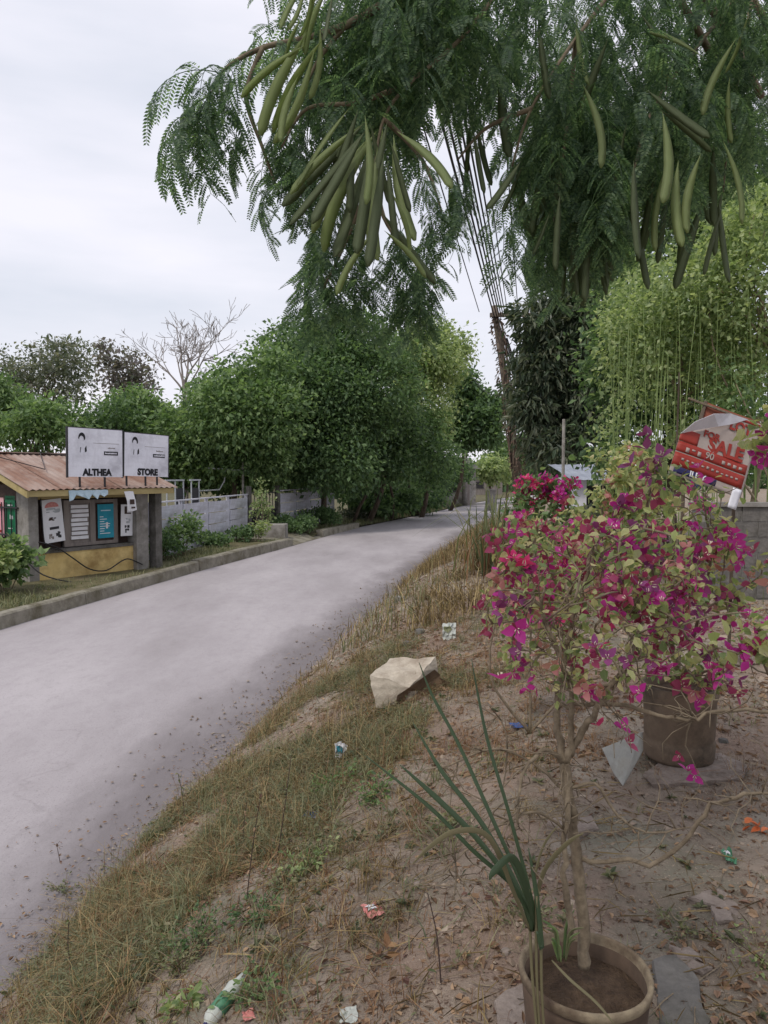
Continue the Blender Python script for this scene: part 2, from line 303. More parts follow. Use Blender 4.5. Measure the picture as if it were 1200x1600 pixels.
def road_mat():
    m, t, b, N, L = _new('worn_concrete_road')
    tc = N('ShaderNodeTexCoord')
    def noise(s, d=8, r=.6, st=(1, 1, 1)):
        n = N('ShaderNodeTexNoise'); n.inputs['Scale'].default_value = s; n.inputs['Detail'].default_value = d; n.inputs['Roughness'].default_value = r
        mp = N('ShaderNodeMapping'); mp.inputs['Scale'].default_value = st; L(tc.outputs['Object'], mp.inputs[0]); L(mp.outputs[0], n.inputs['Vector']); return n.outputs['Fac']
    a = ramp(N, [(.3, srgb(146, 140, 142)), (.5, srgb(163, 157, 160)), (.7, srgb(177, 171, 174))]); L(noise(.55, 7, .6, (1, .35, 1)), a.inputs[0])
    r2 = ramp(N, [(.48, (0, 0, 0)), (.75, (1, 1, 1))]); L(noise(7, 8, .75, (1, .5, 1)), r2.inputs[0])
    x = N('ShaderNodeMix'); x.data_type = 'RGBA'; mu = N('ShaderNodeMath'); mu.operation = 'MULTIPLY'; mu.inputs[1].default_value = .35; L(r2.outputs[0], mu.inputs[0]); L(mu.outputs[0], x.inputs['Factor'])
    L(a.outputs[0], x.inputs['A']); x.inputs['B'].default_value = srgb(132, 126, 128)
    # dust and grit drifted along the right edge (stored per vertex: metres from the edge)
    at = N('ShaderNodeAttribute'); at.attribute_name = 'edge'
    ns = N('ShaderNodeMath'); ns.operation = 'MULTIPLY_ADD'; L(noise(1.1, 7, .65, (1, .4, 1)), ns.inputs[0]); ns.inputs[1].default_value = .9; L(at.outputs['Fac'], ns.inputs[2])
    r3 = ramp(N, [(.62, (1, 1, 1)), (1.12, (0, 0, 0))]); L(ns.outputs[0], r3.inputs[0])
    m3 = N('ShaderNodeMath'); m3.operation = 'MULTIPLY'; m3.inputs[1].default_value = .85; L(r3.outputs[0], m3.inputs[0])
    y = N('ShaderNodeMix'); y.data_type = 'RGBA'; L(m3.outputs[0], y.inputs['Factor']); L(x.outputs['Result'], y.inputs['A']); y.inputs['B'].default_value = srgb(112, 106, 108)
    vo = N('ShaderNodeTexVoronoi'); vo.feature = 'DISTANCE_TO_EDGE'; vo.inputs['Scale'].default_value = .33; vo.inputs['Randomness'].default_value = 1
    wv = N('ShaderNodeMix'); wv.data_type = 'RGBA'; wv.inputs['Factor'].default_value = .06; L(tc.outputs['Object'], wv.inputs['A']); nz = N('ShaderNodeTexNoise'); nz.inputs['Scale'].default_value = 1.4; nz.inputs['Detail'].default_value = 8; L(tc.outputs['Object'], nz.inputs['Vector'])
    sc5 = N('ShaderNodeVectorMath'); sc5.operation = 'SCALE'; sc5.inputs['Scale'].default_value = 14; L(nz.outputs['Color'], sc5.inputs[0]); L(sc5.outputs[0], wv.inputs['B']); L(wv.outputs['Result'], vo.inputs['Vector'])
    rc = ramp(N, [(.0, (1, 1, 1)), (.006, (0, 0, 0))]); L(vo.outputs['Distance'], rc.inputs[0]); mc = N('ShaderNodeMath'); mc.operation = 'MULTIPLY'; rm = ramp(N, [(.5, (0, 0, 0)), (.62, (1, 1, 1))]); L(noise(.4, 3), rm.inputs[0]); L(rc.outputs[0], mc.inputs[0]); L(rm.outputs[0], mc.inputs[1])
    xc = N('ShaderNodeMix'); xc.data_type = 'RGBA'; mc2 = N('ShaderNodeMath'); mc2.operation = 'MULTIPLY'; mc2.inputs[1].default_value = .25; L(mc.outputs[0], mc2.inputs[0]); L(mc2.outputs[0], xc.inputs['Factor']); L(y.outputs['Result'], xc.inputs['A']); xc.inputs['B'].default_value = srgb(104, 98, 98); y = xc
    r5 = ramp(N, [(.56, (0, 0, 0)), (.66, (1, 1, 1))]); L(noise(60, 4, .7), r5.inputs[0])
    m5 = N('ShaderNodeMath'); m5.operation = 'MULTIPLY'; m5.inputs[1].default_value = .5; L(r5.outputs[0], m5.inputs[0])
    z = N('ShaderNodeMix'); z.data_type = 'RGBA'; L(m5.outputs[0], z.inputs['Factor']); L(y.outputs['Result'], z.inputs['A']); z.inputs['B'].default_value = srgb(120, 114, 116)
    L(z.outputs['Result'], b.inputs['Base Color']); b.inputs['Roughness'].default_value = .85; b.inputs['Specular IOR Level'].default_value = .25
    bp = N('ShaderNodeBump'); bp.inputs['Strength'].default_value = .5; bp.inputs['Distance'].default_value = .012; L(noise(45, 8, .7), bp.inputs['Height']); L(bp.outputs[0], b.inputs['Normal'])
    return m
M['earth'] = ground_mat(); M['road'] = road_mat()
M['turf'] = pmat('verge_earth', [srgb(64, 66, 44), srgb(92, 88, 62), srgb(116, 106, 84)], 2.5, .95, .7, detail=9, bscale=20)

g = MB(); g.add([(-900, -300, -.12), (900, -300, -.12), (900, 1500, -.12), (-900, 1500, -.12)], [(0, 1, 2, 3)])
tag(g.build('ground', M['turf']), kind='structure')
ys = np.concatenate([np.linspace(-6, 14, 120), np.linspace(14.4, 178, 170)])
tt = np.linspace(-.02, 1.12, 26)
YY, TT = np.meshgrid(ys, tt, indexing='ij'); XX = xl(YY) + TT * 5.85
rd = grid(XX, YY, lambda x, y: .012 * np.sin(np.clip(TT, 0, 1) * np.pi) + 0 * x, 'road', M['road'])
ed = rd.data.attributes.new('edge', 'FLOAT', 'POINT'); ed.data.foreach_set('value', ((1 - TT) * 5.85 * .55).ravel())
ys = np.concatenate([np.linspace(-4, .5, 40), np.linspace(.53, 6, 170), np.linspace(6.1, 16, 90), np.linspace(16.4, 60, 60), np.linspace(61, 178, 30)])
ss = np.concatenate([np.linspace(-.8, 4.6, 170), np.linspace(4.65, 12, 60), np.linspace(12.5, 30, 20), np.linspace(34, 160, 12)])
YY, SS = np.meshgrid(ys, ss, indexing='ij'); XX = xr(YY) + SS
grid(XX, YY, bank, 'bank', M['earth'])
ss = np.concatenate([np.linspace(.17, 6, 50), np.linspace(6.5, 30, 30), np.linspace(34, 200, 20)])
ys = np.concatenate([np.linspace(0, 40, 160), np.linspace(41, 178, 60)])
YY, SS = np.meshgrid(ys, ss, indexing='ij'); XX = xl(YY) - SS
grid(XX, YY, verge, 'verge', M['turf'])

# kerb: cast lengths with open joints, a gap for the driveway
kerb = tag(link('kerb', None), kind='structure')
def kerb_stone(y0, y1, h0, h1, w=.18):
    n = max(2, int((y1 - y0) / .8)); m = MB(); v = []
    for i in range(n + 1):
        y = y0 + (y1 - y0) * i / n; x = float(xl(y)); h = h0 + (h1 - h0) * i / n + random.uniform(-.012, .012); e = random.uniform(-.012, .012)
        v += [(x + .02 + e, y, -.05), (x + e, y, h - .03), (x - .03 + e, y, h), (x - w, y, h + .005), (x - w, y, -.05)]
    f = [(i*5+k, i*5+(k+1) % 5, (i+1)*5+(k+1) % 5, (i+1)*5+k) for i in range(n) for k in range(5)] + [(0, 1, 2, 3, 4), tuple(n*5+k for k in (4, 3, 2, 1, 0))]
    m.add(v, f).build('kerb_stone', M['kerb'], kerb)
for y0, y1, h0, h1 in [(1.0, 5.95, .23, .24), (6, 10.4, .23, .24), (10.43, 14.6, .24, .25), (14.62, 19.6, .25, .26), (19.66, 22.4, .3, .3), (22.42, 24.5, .3, .29), (24.54, 26.6, .29, .27), (30.1, 32.6, .29, .28), (32.62, 35.4, .28, .25)]:
    kerb_stone(y0, y1, h0, h1, .2 if y0 < 19 else .24)
m = MB(); v = []
for y in (26.7, 28.4, 30.0):
    x = float(xl(y)); v += [(x + .03, y, .015), (x - .9, y, .235), (x - 2.6, y, .265), (x - 2.6, y, -.05), (x + .03, y, -.05)]
m.add(v, [(i*5+k, i*5+(k+1) % 5, (i+1)*5+(k+1) % 5, (i+1)*5+k) for i in range(2) for k in range(5)] + [(0, 1, 2, 3, 4), (14, 13, 12, 11, 10)])
tag(m.build('driveway', M['kerb']), kind='structure')

# ------------------------------------------------------------------ store
C0 = G(62, 908, .2); C1 = G(237, 886, .2); e1 = C1 - C0; e1[2] = 0; e1 /= np.linalg.norm(e1)
store_rz = math.atan2(e1[1], e1[0])
SL = (C0[0], C0[1], .2)
store = thing('store', 'small roadside store with rusty roof and yellow lower front wall', 'store', SL, store_rz)
def part(name, mat, parent, *boxes, bevel=0):
    m = MB()
    for lo, hi in boxes: m.box(lo, hi)
    return m.build(name, mat, parent, bevel=bevel)
part('dado', M['yellow'], store, ((.02, .03, -.2), (2.5, .2, .6)))
part('counter_ledge', M['conc_dark'], store, ((0.0, .0, .6), (2.5, .3, .68)))
part('corner_column', M['conc'], store, ((-.22, .02, -.2), (.02, .3, 1.98)), bevel=.008)
part('column', M['conc'], store, ((2.5, -.12, -.2), (2.86, .25, 1.98)), bevel=.008)
part('column', M['conc_dark'], store, ((2.98, -.25, -.2), (3.18, .02, 2.0)), bevel=.008)
part('side_wall', M['conc'], store, ((-.2, .3, -.2), (-.05, 4.2, .9)))
part('gable_wall', M['conc'], store, ((-.2, 1.55, .9), (-.05, 4.2, 2.3)))
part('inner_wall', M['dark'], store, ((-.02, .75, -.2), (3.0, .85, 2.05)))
part('back_wall', M['conc_dark'], store, ((-.2, 4.2, -.2), (3.2, 4.35, 2.0)))
part('end_wall', M['conc_dark'], store, ((2.9, .25, -.2), (3.1, 4.2, 2.0)))
part('lintel', M['fascia'], store, ((-.2, .04, 1.82), (2.98, .16, 2.0)))
part('wall_panel', M['wood_dark'], store, ((.03, .25, .68), (.7, .3, 1.82)))
part('wall_panel', M['wood_dark'], store, ((2.1, .25, .68), (2.5, .3, 1.82)))
# window with two leaves
wf = part('window', M['wood'], store, ((.68, .1, .70), (2.12, .17, .78)), ((.68, .1, 1.7), (2.12, .17, 1.78)), ((.68, .1, .78), (.8, .17, 1.7)), ((1.36, .1, .78), (1.5, .17, 1.7)), ((2.0, .1, .78), (2.12, .17, 1.7)))
part('pane', M['wood'], wf, ((.8, .135, .78), (1.36, .155, 1.7)))
part('pane', M['wood_dark'], wf, ((1.5, .135, .78), (2.0, .155, 1.7)))
for k in range(8):
    z = .86 + k * .104; part('sachet_strip', M['paper'], wf, ((.86 + random.uniform(0, .03), .10, z), (1.33 - random.uniform(0, .05), .13, z + .075)))
# side window grille
gr = part('window_grille', M['steel_dk'], store, *[((-.235, .5 + k * .2, .92), (-.215, .52 + k * .2, 1.75)) for k in range(6)], ((-.24, .42, 1.0), (-.21, 1.55, 1.03)), ((-.24, .42, 1.62), (-.21, 1.55, 1.65)))
part('side_jamb', M['conc'], store, ((-.2, .3, .9), (-.06, .52, 2.1)))
part('side_lintel', M['wood_dark'], store, ((-.19, .52, 1.8), (-.06, 1.55, 2.15)))
# roof: corrugated sheets over a gable, ridge parallel to the front
roof = part('roof', M['wood_dark'], store, ((-.5, -.36, 1.96), (3.35, -.30, 2.06)), ((-.5, 1.95, 2.72), (3.35, 2.05, 2.80)))
def sheet(x0, x1, y0, z0, y1, z1, lift=0):
    n = int((x1 - x0) / .04); m = MB(); v = []
    for j in range(4):
        t = j / 3
        for i in range(n + 1): v.append((x0 + (x1 - x0) * i / n, y0 + (y1 - y0) * t, z0 + (z1 - z0) * t + .016 * math.cos(i * math.pi / 2) + lift + random.uniform(-.003, .003)))
    m.add(v, [(j*(n+1)+i, j*(n+1)+i+1, (j+1)*(n+1)+i+1, (j+1)*(n+1)+i) for j in range(3) for i in range(n)]); return m.build('roof_sheet', M['rust'], roof, smooth=True)
for k in range(5):
    x0 = -.56 + k * .8; sheet(x0, x0 + .84, -.5, 2.05, 2.05, 2.90, .006 * (k % 2)); sheet(x0, x0 + .84, 4.6, 2.05, 1.98, 2.90, .006 * (k % 2))
part('ridge_cap', M['rust'], roof, ((-.56, 1.9, 2.9), (3.45, 2.12, 2.925)))
part('fascia', M['fascia'], store, ((-.5, -.46, 1.9), (3.4, -.43, 2.035)))
m = MB(); m.add([(-.53, -.5, 1.88), (-.53, 2.0, 2.72), (-.53, 2.0, 2.88), (-.53, -.5, 2.03), (-.49, -.5, 1.88), (-.49, 2.0, 2.72), (-.49, 2.0, 2.88), (-.49, -.5, 2.03)], [(0, 1, 2, 3), (7, 6, 5, 4), (0, 4, 5, 1), (1, 5, 6, 2), (2, 6, 7, 3), (3, 7, 4, 0)])
m.build('bargeboard', M['fascia'], store)
m = MB(); m.add([(-.53, 4.6, 1.88), (-.53, 2.0, 2.72), (-.53, 2.0, 2.88), (-.53, 4.6, 2.03), (-.49, 4.6, 1.88), (-.49, 2.0, 2.72), (-.49, 2.0, 2.88), (-.49, 4.6, 2.03)], [(3, 2, 1, 0), (4, 5, 6, 7), (1, 5, 4, 0), (2, 6, 5, 1), (3, 7, 6, 2), (0, 4, 7, 3)])
m.build('bargeboard', M['fascia'], store)

def store_pt(x, y, z):
    c, s = math.cos(store_rz), math.sin(store_rz); return (SL[0] + c*x - s*y, SL[1] + s*x + c*y, SL[2] + z)
# roof wire lying on sheets
m = MB(); m.tube([store_pt(-.2, 1.75, 2.86), store_pt(.55, .6, 2.5), store_pt(1.2, 1.9, 2.92), store_pt(2.0, 1.6, 2.84)], .012, 5)
tag(m.build('roof_cable', M['cable']), 'dark wire lying in a V across the rusty store roof', 'cable')

# name boards
sg = thing('store_sign', 'pair of white name boards on posts along the store eave', 'sign', SL, store_rz)
def board(x0, x1, z0, z1, tilt, body, size, hair_x, mark_x, rz, y0=-.40):
    b = link('sign_board', None, sg, (x0, y0, z0), (0, tilt, rz)); w, h = x1 - x0, z1 - z0
    part('sign_panel', M['white'], b, ((0, 0, 0), (w, .03, h)))
    part('sign_frame', M['steel_dk'], b, ((-.03, -.005, -.02), (0, .05, h + .02)), ((w, -.005, -.02), (w + .02, .05, h + .02)), ((0, -.003, h), (w, .05, h + .02)))
    link('lettering', text_mesh(body, size, M['black'], .004, .012, .92), b, (w * .52, -.004, .1), (math.pi / 2, 0, 0))
    m = MB()                                                       # short dark hair and shoulder marks of a printed head
    arc = [(hair_x + .085 * math.cos(a), h * .80 + .12 * math.sin(a)) for a in np.linspace(-.25, math.pi + .1, 14)]
    inn = [(hair_x - .008 + .058 * math.cos(a), h * .765 + .085 * math.sin(a)) for a in np.linspace(math.pi + .1, -.25, 14)]
    o = arc + inn; nn = len(arc)
    m.add([(p[0], -.004, p[1]) for p in o], [(i, i + 1, 2*nn - 2 - i, 2*nn - 1 - i) for i in range(nn - 1)])
    m.add([(hair_x + .07 + dx, -.004, h * .5 + dz) for dx, dz in ((0, .0), (.05, .03), (.04, .16), (.0, .1))], [(0, 1, 2, 3)])
    m.add([(hair_x - .05 + dx, -.004, h * .5 + dz) for dx, dz in ((0, .0), (.015, .0), (.03, .12), (.012, .12))], [(0, 1, 2, 3)])
    m.build('printed_head', M['black'], b)
    part('printed_bar', M['black'], b, ((mark_x, -.005, h * .46), (mark_x + .36, 0, h * .54)))
    m = MB(); x = mark_x + .025                                    # unreadable small print
    for k in range(9):
        wd = random.uniform(.018, .034); m.box((x, -.008, h * .485), (x + wd, -.005, h * .485 + random.uniform(.025, .04))); x += wd + .009
    m.build('small_print', M['white'], b)
    m = MB(); x = mark_x + .1
    for k in range(6):
        wd = random.uniform(.02, .03); m.box((x, -.004, h * .60), (x + wd, 0, h * .60 + random.uniform(.015, .03))); x += wd + .008
    m.build('small_print', M['wood'], b)
    m = MB(); m.box((w * .45, -.003, h * .70), (w * .93, 0, h * .707)); m.build('printed_rule', M['wood'], b)
    return b
board(.5, 1.86, 2.33, 3.44, .012, 'ALTHEA', .21, .33, .88, -.06)
board(1.9, 3.2, 2.35, 3.39, .03, 'STORE', .215, .30, .83, 0, -.485)
for x in (.8, 1.45, 2.05, 2.6, 2.95): part('sign_post', M['steel_dk'], sg, ((x, -.36, 2.06), (x + .035, -.325, 2.44)))

def hang(name, label, cat, mat, pts, thick=.006, group=None, loc=SL, rz=store_rz):
    """a sheet hung in the store's own axes: grid of points -> thin solid"""
    m = MB(); n, k = len(pts), len(pts[0]); v = [p for r in pts for p in r]; v2 = [(p[0], p[1] + thick, p[2]) for p in v]
    o = len(v); f = []
    for i in range(n - 1):
        for j in range(k - 1):
            q = (i*k+j, i*k+j+1, (i+1)*k+j+1, (i+1)*k+j); f += [q, tuple(x + o for x in q[::-1])]
    ed_ = [(i, i+1) for i in range(k-1)] + [((n-1)*k+i+1, (n-1)*k+i) for i in range(k-1)] + [((i+1)*k, i*k) for i in range(n-1)] + [(i*k+k-1, (i+1)*k+k-1) for i in range(n-1)]
    f += [(b, a, a + o, b + o) for a, b in ed_]
    m.add(v + v2, f); o_ = m.build(name, mat); o_.location = loc; o_.rotation_euler = (0, 0, rz); return tag(o_, label, cat, group)
def on_store(name, label, cat, loc, rot): return tag(link(name, None, None, store_pt(*loc), (rot[0], rot[1], rot[2] + store_rz)), label, cat)
# torn tarpaulin strip under the eave
top = [(.45 + .1 * k, -.48, 2.02 + .01 * (k % 2)) for k in range(11)]
bot = [(.45 + .1 * k + random.uniform(-.02, .02), -.48 - .03 * (k % 2), 1.86 + random.choice([.0, .02, .06, -.05]) + (-.1 if k == 0 else 0)) for k in range(11)]
mid_ = [((a[0] + b[0]) / 2, -.49, (a[2] + b[2]) / 2) for a, b in zip(top, bot)]
hang('torn_tarpaulin', 'torn pale blue tarpaulin strip hanging from the store eave', 'tarpaulin', M['paleblue'], [top, mid_, bot])
ht = hang('hanging_leaflet', 'curled grey leaflet hanging from the eave above the teal poster', 'leaflet', M['paper'],
     [[(1.9, -.47, 1.97), (2.04, -.49, 1.98), (2.16, -.47, 1.97)], [(1.96, -.5, 1.75), (2.09, -.52, 1.74), (2.2, -.5, 1.75)], [(2.0, -.47, 1.5), (2.12, -.5, 1.49), (2.24, -.49, 1.52)]])
m = MB(); m.box((2.02, -.528, 1.66), (2.15, -.522, 1.78)); m.box((2.06, -.528, 1.56), (2.17, -.522, 1.60)); m.build('print', M['wood_dark'], ht)
# posters
def poster(label, loc, w, h, roll, mat, marks, rz=0, group=None):
    p = on_store('poster', label, 'poster', loc, (0, roll, rz)); part('sheet', mat, p, ((0, 0, 0), (w, .008, h)))
    for nm, mt, lo, hi in marks:
        bx = []; aw, ah = (hi[0] - lo[0]) * w, (hi[1] - lo[1]) * h
        if aw > .09 and ah > .06:
            for k in range(7):
                cx, cz, rx_, rz_ = lo[0]*w + aw * random.uniform(.15, .85), lo[1]*h + ah * random.uniform(.12, .88), aw * random.uniform(.08, .2), ah * random.uniform(.06, .2); bx.append(((max(lo[0]*w, cx - rx_), -.0062 - k * .0002, max(lo[1]*h, cz - rz_)), (min(hi[0]*w, cx + rx_), -.0005, min(hi[1]*h, cz + rz_))))
        else: bx.append(((lo[0]*w, -.006, lo[1]*h), (hi[0]*w, -.0005, hi[1]*h)))
        part(nm, mt, p, *bx)
    return p
p = poster('tilted white poster with a red cap print beside the store corner', (.16, .02, .82), .5, .98, -.09, M['paper'],
    [('print', M['steel'], (.08, .66), (.92, .80)), ('print', M['wood_dark'], (.28, .44), (.72, .62)), ('print', M['steel_dk'], (.3, .30), (.75, .36)), ('print', M['wood'], (.22, .08), (.45, .26)), ('print', M['steel_dk'], (.55, .06), (.82, .24))])
m = MB(); m.add([(.25 + .17 * math.cos(a), -.007, .8 + .12 * math.sin(a)) for a in np.linspace(0, math.pi, 12)], [tuple(range(12))[::-1]]); m.build('red_cap', M['pinkw'], p)
p = poster('teal poster with small pale print in the store window', (1.55, .08, .84), .44, .82, 0, M['teal'],
    [('print', M['paper'], (.12, .62 - .07 * k), (.30 + .5 * random.random(), .64 - .07 * k)) for k in range(8)] + [('print', M['paper'], (.5, .28), (.62, .46)), ('print', M['paleblue'], (.2, .8), (.8, .83))])
p = poster('white poster with black picture beside the grey store column', (2.14, .02, .86), .34, .78, .03, M['paper'],
    [('print', M['wood_dark'], (.3, .70), (.5, .94)), ('print', M['wood_dark'], (.5, .70), (.85, .74)), ('print', M['steel_dk'], (.3, .10), (.75, .34)), ('print', M['steel'], (.4, .4), (.8, .6))])
for (lab, y0, wd, z0, h, mt, mk) in [('green poster with white letters behind the store side grille', .60, .42, .95, .95, M['green'], 1), ('pink poster behind the grille at the far left of the store', 1.08, .44, .95, .9, M['pinkp'], 0)]:
    p = on_store('poster', lab, 'poster', (-.19, y0 + wd, z0), (0, 0, -math.pi / 2)); part('sheet', mt, p, ((0, .0, 0), (wd, .01, h)))
    if mk:
        m = MB(); m.box((.2, -.005, .42), (.25, -.0005, .52)); m.box((.27, -.005, .42), (.33, -.0005, .5)); m.box((.12, -.005, .2), (.3, -.0005, .22)); m.box((.1, -.005, .72), (.32, -.0005, .75)); m.build('print', M['paper'], p)
    else: part('print', M['red'], p, ((.1, -.005, .1), (.34, -.0005, .16)), ((.08, -.005, .7), (.36, -.0005, .76)))
# slack black cables across the front
for lab, pts, r in [('black cable drooping from the store grille down to the ground', [(-.3, .75, 1.0), (-.28, .4, .82), (-.3, .0, .5), (-.12, -.35, .18), (.3, -.75, .0), (.55, -.85, -.02)], .016),
                    ('black cable sagging across the yellow store wall', [(-.28, .5, .95), (.05, -.02, .86), (.4, -.06, .72), (.75, -.1, .46), (1.15, -.15, .16), (1.6, -.15, .08), (2.05, -.12, .26), (2.3, -.1, .28), (2.6, -.2, .12)], .016),
                    ('thin black cable running down beside the tilted white poster', [(.06, -.02, 1.85), (.08, -.03, 1.4), (.1, -.03, 1.0), (.16, -.05, .78), (.45, -.06, .66)], .012)]:
    q = [np.array(store_pt(*a)) for a in pts]; f = []
    for i in range(len(q) - 1):
        a, b_, c, d = q[max(i-1, 0)], q[i], q[i+1], q[min(i+2, len(q)-1)]
        for t in np.linspace(0, 1, 5)[:-1]: f.append(.5 * ((2*b_) + (-a + c)*t + (2*a - 5*b_ + 4*c - d)*t*t + (-a + 3*b_ - 3*c + d)*t**3))
    tag(MB().tube(f + [q[-1]], r, 5).build('cable', M['cable'], smooth=True), lab, 'cable')

# ------------------------------------------------------------------ plank fences and the gate between them
def fence(label, A, B, bays, z_top, rows=4):
    A = np.array(A); B = np.array(B); d = B - A; Lg = np.linalg.norm(d); rz = math.atan2(d[1], d[0])
    f = thing('concrete_fence', label, 'fence', (A[0], A[1], .1), rz); w = Lg / bays; rh = (z_top - .1) / rows; me = None
    for i in range(bays + 1): part('fence_post', M['plank'], f, ((i*w - .05, -.01, -.2), (i*w + .05, .09, z_top - .02)), bevel=.01)
    for i in range(bays):
        for r in range(rows):
            if me is None: me = MB().box((.065, -.02, 0), (w - .065, .03, rh - .03)).mesh('fence_plank', M['plank'])
            o = link('fence_plank', me, f, (i*w, random.uniform(-.008, .008), r*rh + random.uniform(-.008, .008)), (.075, random.uniform(-.012, .012), 0))
    part('fence_cap', M['plank'], f, ((-.06, -.04, z_top - .02), (Lg + .06, .06, z_top + .02)))
    return f
fA = P(236, 800, 20.6); fB = P(386, 800, 29.2); fC = P(437, 800, 31.3); fD = P(522, 800, 39.5)
fence('long pale plank fence between the store and the gate', fA[:2], fB[:2], 4, 1.68)
fence('short pale plank fence right of the gate, under the trees', fC[:2], fD[:2], 4, 1.78)
gd = fC[:2] - fB[:2]; gl = np.linalg.norm(gd); gz = math.atan2(gd[1], gd[0])
gt = thing('metal_gate', 'dark barred gate between the two pale plank fences', 'gate', (fB[0], fB[1], .2), gz)
part('gate_post', M['conc_dark'], gt, ((.05, -.08, -.2), (.2, .08, 1.9))); part('gate_post', M['conc_dark'], gt, ((gl - .25, -.08, -.2), (gl - .08, .08, 1.9)))
part('gate_frame', M['steel_dk'], gt, ((.2, -.02, .1), (gl - .25, .02, .15)), ((.2, -.02, .9), (gl - .25, .02, .94)), ((.2, -.02, 1.6), (gl - .25, .02, 1.65)))
for k in range(9): part('bar', M['steel_dk'], gt, ((.28 + k * (gl - .6) / 8, -.012, .15), (.305 + k * (gl - .6) / 8, .012, 1.6)))
part('gate_sheet', M['dark'], gt, ((.2, .03, .15), (gl - .25, .04, .9)))
blk = P(425, 830, 27.6); tag(MB().box((-.55, -.35, 0), (.55, .35, .62)).build('concrete_block', M['conc'], loc=(blk[0], blk[1], .1), bevel=.02), 'low grey concrete block at the driveway before the gate', 'block')
# pipe frames behind the fence
pf = thing('pipe_rack', 'white welded pipe rack standing behind the long plank fence', 'pipe rack', (*P(290, 800, 25.5)[:2], .1), 1.2)
part('upright', M['steel'], pf, *[((x, 0, 0), (x + .035, .035, 2.25)) for x in (-1.0,)]); 
for x in (-.55, -.1, .35, .8): part('upright', M['steel'], pf, ((x, 0, 0), (x + .035, .035, 2.25)))
part('top_rail', M['steel'], pf, ((-1.05, -.01, 2.25), (-.05, .06, 2.3)), ((.3, -.01, 2.25), (.9, .06, 2.3)))
part('back_panel', M['steel_dk'], pf, ((-.5, .03, 1.2), (-.1, .05, 2.0))); part('back_panel', M['steel_dk'], pf, ((.4, .03, 1.2), (.8, .05, 2.0)))
pa = thing('bent_pipe', 'pale bent pipe arm on a post behind the plank fence', 'pipe', (*P(380, 800, 30)[:2], .1), 0)
MB().tube([(0, 0, 0), (0, 0, 2.95)], .05, 6).build('post', M['conc'], pa)
MB().tube([(.02, 0, 2.62), (-.7, 0, 2.68), (-1.4, 0, 2.72)], .035, 6).build('arm', M['steel'], pa)
MB().tube([(-.72, 0, 2.68), (-.75, 0, 2.2), (-.95, 0, 1.85), (-2.1, .1, 1.78)], .03, 6).build('brace', M['steel'], pa)
# ------------------------------------------------------------------ trees
def unit(a): return a / (np.linalg.norm(a, axis=-1, keepdims=True) + 1e-9)
def leaf_arrays(p, d, L, Wd, up=None, fold=.25, curl=.0, six=False):
    """p positions, d directions, L lengths, Wd half-widths -> folded diamond (or longer six-point) leaves"""
    n = len(p); r = R.normal(size=(n, 3)) * .6
    if up is None: r[:, 2] += 1.0
    else: r = r * .4 + up
    s = unit(np.cross(d, r)); nn = unit(np.cross(s, d)); L = np.broadcast_to(np.asarray(L, float), (n,))[:, None]; Wd = np.broadcast_to(np.asarray(Wd, float), (n,))[:, None]
    if six:
        a = p + d * L * .3 - nn * curl * L * .02; b = p + d * L * .68 - nn * curl * L * .12; t = p + d * L - nn * curl * L * .32
        v = np.stack([p, a + s*Wd + nn*Wd*fold, b + s*Wd*.8 + nn*Wd*fold, t, b - s*Wd*.8 + nn*Wd*fold, a - s*Wd + nn*Wd*fold], 1)
        b0 = np.arange(n)[:, None] * 6; f = np.concatenate([b0 + np.array([[0, 1, 2, 3]]), b0 + np.array([[0, 3, 4, 5]])])
        return v.reshape(-1, 3), f
    m = p + d * L * .48
    v = np.stack([p, m + s*Wd + nn*Wd*fold, p + d*L - nn*curl*L*.2, m - s*Wd + nn*Wd*fold], 1)
    b0 = np.arange(n)[:, None] * 4; f = np.concatenate([b0 + np.array([[0, 1, 2]]), b0 + np.array([[0, 2, 3]])])
    return v.reshape(-1, 3), f
def rand_dirs(n): return unit(R.normal(size=(n, 3)))
def clumps(lobes, dens, bias=.45):
    """clump centres and outward directions through a list of lobes (centre, radii)"""
    c_, o_ = [], []
    for c, r in lobes:
        c = np.asarray(c, float); r = np.broadcast_to(np.asarray(r, float), (3,)); n = max(3, int(dens * (r[0]*r[1] + r[1]*r[2] + r[0]*r[2]) * 4))
        d = rand_dirs(n); rad = bias + (1.06 - bias) * R.random(n) ** .6
        c_.append(c + d * r * rad[:, None]); o_.append(d)
    return np.concatenate(c_), np.concatenate(o_)
def foliage(cc, oo, per, cr, L, Wd, droop=.3, out=.6, six=False, curl=.3, var=.45):
    n = len(cc); p = np.repeat(cc, per, 0) + R.normal(size=(n*per, 3)) * cr * np.array([1, 1, .7])
    d = unit(np.repeat(oo, per, 0) * out + R.normal(size=(n*per, 3)) * .6 + np.array([0, 0, -droop]))
    l = L * (1 + var * R.normal(size=n*per)).clip(.5, 1.7); return leaf_arrays(p, d, l, l * Wd / L, six=six, curl=curl)
def sub_lobes(c, r, n, k=.42, seed=0):
    """break one big crown into n uneven lobes"""
    g_ = np.random.default_rng(seed); c = np.asarray(c, float); r = np.asarray(r, float); out = [(c, r * .62)]
    for i in range(n):
        d = g_.normal(size=3); d[2] = abs(d[2]) * .9 - .25; d /= np.linalg.norm(d); q = g_.uniform(.26, k)
        out.append((c + d * r * g_.uniform(.66, .98), r * q * g_.uniform(.8, 1.2, 3)))
    return out
